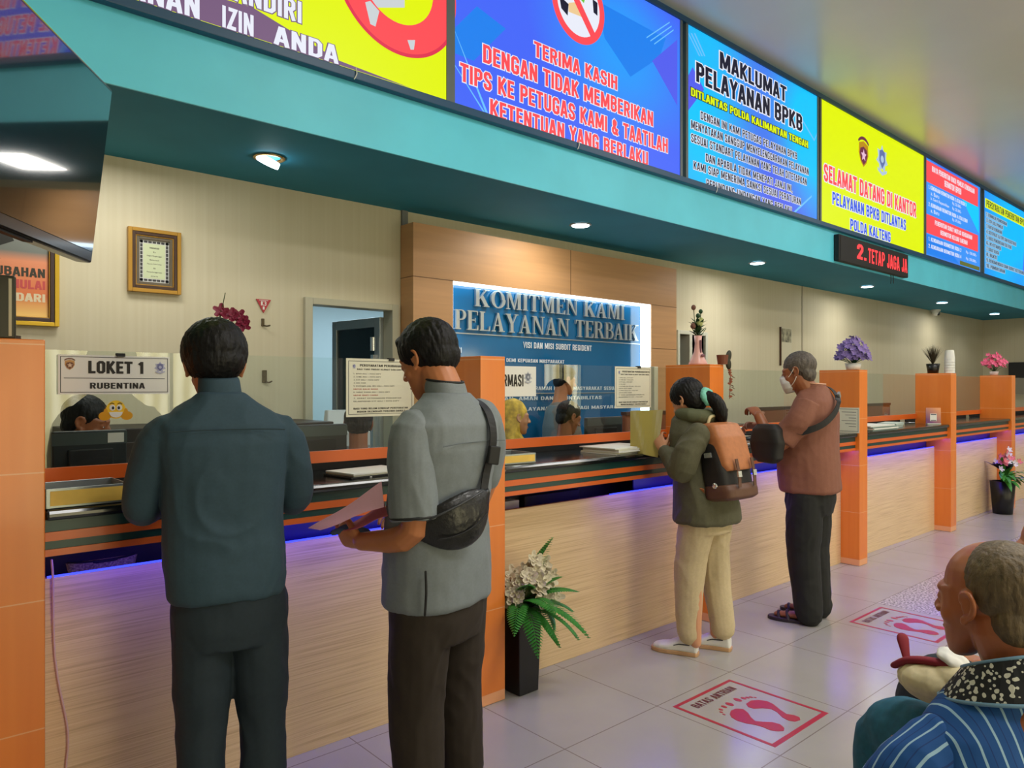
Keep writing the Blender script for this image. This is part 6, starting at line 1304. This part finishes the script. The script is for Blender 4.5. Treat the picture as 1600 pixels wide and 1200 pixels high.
for s in (-1, 1): kx = .09*s+.03; g.limb([(.1*s, -.12, .55), (kx, .1, .6), (kx, .3, .625), (kx, .385, .57), (kx, .4, .4), (kx, .38, .12)], [.1, .1, .088, .078, .072, .07], n=18)
part('jeans', fuse(g, .006, 3, folds(.006, (7, 7, 7), 51)), JEA, p5)
for s in (-1, 1):
    g = G(); shoe(g, (.095*s+.03, .4, 0), 90-6*s); part('shoe', fuse(g, .005, 2), BLACK, p5)
# tote on his lap
tb = thing('cloth_bag', 'cream and dark red cloth bag on the lap of the seated man', 'bag', tuple(p5.matrix_local @ Vector((-.02, .2, .66))), radians(58-90))
CRM = mat('cream canvas', (222, 208, 168), .75, noise_s=60, noise_a=.06); MAR = mat('maroon cloth', (132, 20, 40), .7)
tb.location = onD(1462, 1066, 1.72); tb.scale = (.72, .72, .72)
g = G(); g.ell((0, 0, .0), (.095, .12, .06), eul(0, 0, 10)); g.ell((.03, -.06, .03), (.07, .08, .05)); part('bag_body', fuse(g, .005, 2, folds(.007, (14, 14, 14), 60)), CRM, tb)
g = G(); g.limb([(-.06, .11, .02), (-.05, .05, .058), (.0, -.03, .072), (.03, -.1, .06)], [.02, .022, .024, .018], n=12, flat=.6); part('trim', fuse(g, .004, 1), MAR, tb, 'dark red trim')
g = G(); g.limb([(-.03, .1, .05), (-.02, .13, .10)], [.013, .02], n=10, flat=.35); part('tab', g, MAR, tb, 'dark red pull tab', smooth=True)
g = G(); g.ell((.03, -.04, .09), (.05, .05, .02), eul(20, 10, 0)); part('tissue', fuse(g, .004, 1, lambda p: .005*noise.noise(p*40)), WHITE, tb, 'white tissue')
# ===== 6: neighbour at the right edge
c = onD(1690, 900, 1.95)
p6 = person('person seated at the right edge of the photo, only the brow showing', (c.x, c.y, 0), 58)
bpy.context.view_layer.update()
HC = p6.matrix_local.inverted() @ onD(1650, 866, 1.95); HM = frameM(HC, 110, -6)
g = G(); head_into(g, HM); g.limb([HC+Vector((0, -.08, -.25)), HC+Vector((0, -.05, -.14)), HC+Vector((0, -.03, -.05))], [.1, .06, .06], n=18)
g.torso([(.5, 0, -.14, .15, .1), (.75, 0, -.12, .15, .1), (HC.z-.28, 0, -.1, .14, .08)])
for s in (-1, 1):
    g.limb([(.1*s, -.1, .52), (.13*s, .15, .55), (.14*s, .36, .55), (.15*s, .4, .3), (.15*s, .38, .08)], [.085, .07, .055, .045, .036], n=12); g.limb([(.15*s, .38, .05), (.16*s, .52, .03)], [.034, .03], n=10)
    g.limb([(.17*s, -.12, .8), (.24*s, -.03, .66), (.12*s, .2, .66)], [.045, .042, .028], n=14); hand_into(g, (.12*s, .2, .66), (-.25*s, .9, 0), (0, .1, -1), side=s, curl=(15, 20, 15))
part('body', fuse(g, .005, 2), SKIN, p6); head_parts(p6, HM); part('hair', hair_mesh(HM, 'bald', vox=.005), HAIR, p6)
z = HC.z-.25
g = G(); g.torso([(.44, 0, -.15, .19, .15), (.68, 0, -.14, .19, .14), (z-.04, 0, -.13, .21, .12), (z+.05, 0, -.1, .13, .085), (z+.08, 0, -.09, .09, .078)])
for s in (-1, 1): g.limb([(.17*s, -.12, z-.04), (.225*s, -.09, z-.1), (.25*s, -.03, .64), (.2*s, .08, .66)], [.075, .078, .07, .062], n=14)
part('shirt', fuse(g, .008, 3, folds(.004, (6, 6, 4), 71)), mat('russet shirt', (112, 62, 44), .8), p6)
g = G(); g.torso([(.43, 0, -.14, .18, .14), (.56, 0, -.12, .18, .13)])
for s in (-1, 1): g.limb([(.1*s, -.12, .55), (.13*s, .1, .57), (.145*s, .3, .58), (.15*s, .4, .5), (.15*s, .4, .4), (.15*s, .38, .12)], [.1, .1, .088, .078, .072, .07], n=14)
part('trousers', fuse(g, .008, 3), TR1, p6)
for s in (-1, 1):
    g = G(); shoe(g, (.155*s, .4, 0), 90-6*s); part('shoe', fuse(g, .006, 2), BLACK, p6)
# bench that carries the waiting people
for per, lb in ((p5, 'grey metal waiting chair under the man in the striped shirt'), (p6, 'grey metal waiting chair at the right edge of the photo')):
    t = thing('waiting_chair', lb, 'chair', tuple(per.location), per.rotation_euler.z, 'waiting chairs')
    g = G(); g.box(-.23, .23, -.28, .16, .395, .42); part('seat', g, GREYP, t, bv=.008); g = G(); g.box(-.22, .22, -.36, -.335, .44, .72); part('backrest', g, GREYP, t, bv=.008)
    for x in (-.19, .19):
        for y in (-.24, .12): g = G(); g.limb([(x, y, .0), (x, y, .395)], .014); part('leg', g, ALU, t, smooth=True)
        g = G(); g.limb([(x, -.26, .4), (x, -.345, .45), (x, -.348, .7)], .01); part('back_support', g, ALU, t, smooth=True)

# ===== staff behind the glass
UNI = mat('grey brown uniform', (108, 100, 92), .8, noise_s=80, noise_a=.06); UNIV = mat('grey vest', (98, 110, 114), .75)
def staff(label, px, py, d, heading, hpitch, cloth, sk, hair='crop', seated=True, hs=1.0, scale=1.0):
    c = onD(px, py, d); root = person(label, (c.x, c.y, 0), heading); bpy.context.view_layer.update()
    hz = c.z; HM = frameM((0, .03, hz), 90, hpitch, 0, hs)
    g = G(); head_into(g, HM); sz = hz-.24
    g.limb([(0, -.03, sz-.08), (0, -.01, hz-.12), (0, .0, hz-.04)], [.09, .055, .055], n=14)
    g.torso([(sz-.5, 0, -.02, .13, .09), (sz-.1, 0, -.02, .16, .09), (sz, 0, -.02, .12, .07)])
    for s in (-1, 1):
        g.limb([(.18*s, -.02, sz-.03), (.22*s, .04, sz-.28), (.12*s, .25, sz-.34)], [.05, .04, .027], n=12); hand_into(g, (.12*s, .25, sz-.34), (-.3*s, .9, -.1), (0, 0, -1), side=s, curl=(15, 25, 20), s=.95)
        if seated: g.limb([(.09*s, 0, .5), (.12*s, .35, .5), (.12*s, .36, .05)], [.07, .055, .04], n=10)
        else: g.limb([(.09*s, 0, .85), (.1*s, 0, .45), (.1*s, 0, .05)], [.08, .055, .04], n=10)
    part('body', fuse(g, .005, 2), sk, root); head_parts(root, HM)
    if hair: part('hair', hair_mesh(HM, hair, vox=.005), HAIR, root)
    g = G(); bz = .42 if seated else sz-.62
    g.torso([(bz, 0, -.02, .17, .12), (sz-.3, 0, -.02, .165, .12), (sz-.14, 0, -.025, .19, .115), (sz-.02, 0, -.025, .18, .095), (sz+.03, 0, -.02, .12, .075), (sz+.06, 0, -.015, .07, .062)])
    for s in (-1, 1): g.limb([(.16*s, -.02, sz-.03), (.215*s, .01, sz-.16), (.22*s, .05, sz-.27), (.15*s, .19, sz-.33)], [.066, .062, .056, .04], n=14)
    part('shirt', fuse(g, .007, 3, folds(.003, (8, 8, 6), px)), cloth, root)
    g = G()
    if seated:
        g.torso([(.4, 0, 0, .17, .13), (.55, 0, 0, .16, .12)])
        for s in (-1, 1): g.limb([(.09*s, 0, .5), (.12*s, .33, .51), (.125*s, .38, .4), (.12*s, .36, .06)], [.09, .08, .07, .06], n=12)
    else:
        g.torso([(.78, 0, -.01, .165, .12), (.98, 0, -.01, .15, .1)])
        for s in (-1, 1): g.limb([(.085*s, 0, .85), (.09*s, 0, .45), (.09*s, 0, .05)], [.09, .07, .065], n=12)
    part('trousers', fuse(g, .008, 3), mat('dark uniform trousers', (42, 36, 32), .8), root)
    return root, HM, sz
r, HM, sz = staff('standing police woman in grey vest uniform in front of the blue board', 878, 594, 6.0, -24, -14, UNI, SKIN, 'crop', False, .93)
r_w = r
g = G(); g.torso([(sz-.4, 0, -.02, .178, .128), (sz-.14, 0, -.025, .18, .125), (sz-.03, 0, -.025, .15, .105), (sz+.035, 0, -.02, .105, .08)]); part('vest', fuse(g, .007, 2), UNIV, r, 'blue grey vest')
g = G(); g.ell((0, -.03, .075), (.095, .11, .055)); g.ell((0, -.075, .085), (.05, .045, .045)); g.xf(HM); part('hair_bun', fuse(g, .005, 1), HAIR, r)
r, HM, sz = staff('seated officer in a grey uniform looking down at the desk beside the black monitor', 884, 652, 5.4, -20, -24, mat('grey uniform', (96, 98, 106), .8), SKIND, 'crop', True, .95)
g = G(); g.box(.16, .24, -.05, .05, sz-.0, sz+.012); g.xf(Matrix.Translation((0, 0, .03))); part('epaulette', g, mat('gold epaulette', (220, 210, 190), .5), r)
r, HM, sz = staff('seated woman in a yellow patterned headscarf behind the information sign', 800, 652, 4.95, -24, -6, mat('mustard batik', (196, 146, 50), .8, noise_s=20, noise_a=.5), mat('light skin', (206, 148, 112), .45), None, True, .95)
g = G(); g.ell((0, -.03, .03), (.09, .105, .1)); g.limb([(0, -.03, -.0), (0, -.05, -.1), (0, -.02, -.2)], [.085, .082, .11]); g.xf(HM)
part('headscarf', fuse(g, .005, 2, folds(.004, (12, 12, 12), 9)), mat('yellow headscarf', (220, 180, 60), .75, noise_s=22, noise_a=.45), r)
r, HM, sz = staff('clerk seated behind the monitor at LOKET 1', 126, 660, 3.3, 330, -16, mat('dark batik', (44, 52, 30), .8, noise_s=30, noise_a=.6), SKIND, 'crop', True, .98)
r, HM, sz = staff('clerk in black seated with back turned in front of the open door', 560, 664, 4.3, 60, -10, BLACKM, SKIND, 'thick', True, .95)
# office chairs under the seated staff
proto = None
for (px, py, d, h) in [(884, 652, 5.4, -20), (800, 652, 4.95, -24), (126, 660, 3.3, 330), (560, 664, 4.3, 60)]:
    c = onD(px, py, d); lb = {884: 'black office chair under the seated officer', 800: 'black office chair under the woman in the headscarf', 126: 'black office chair under the LOKET 1 clerk', 560: 'black office chair under the clerk in black'}[px]
    t = thing('office_chair', lb, 'chair', (c.x, c.y, 0), radians(h-90), 'office chairs behind the counter')
    if proto is None:
        g = G(); g.box(-.22, .22, -.2, .22, .37, .40); part('seat', g, BLACKM, t, bv=.01); g = G(); g.box(-.2, .2, -.25, -.21, .45, .88); part('backrest', g, BLACKM, t, bv=.01)
        g = G(); g.cyl((0, 0, .06), .025, .31); part('stem', g, GREYP, t); g = G()
        for k in range(5): g.limb([(0, 0, .07), (.26*cos(k*1.257), .26*sin(k*1.257), .025)], .018, n=8)
        part('star_base', g, BLACKM, t); g = G(); g.box(-.03, .03, -.24, -.2, .38, .6); part('spine', g, BLACKM, t); proto = t
    else:
        for ch in list(proto.children): k = ch.copy(); S.collection.objects.link(k); k.parent = t
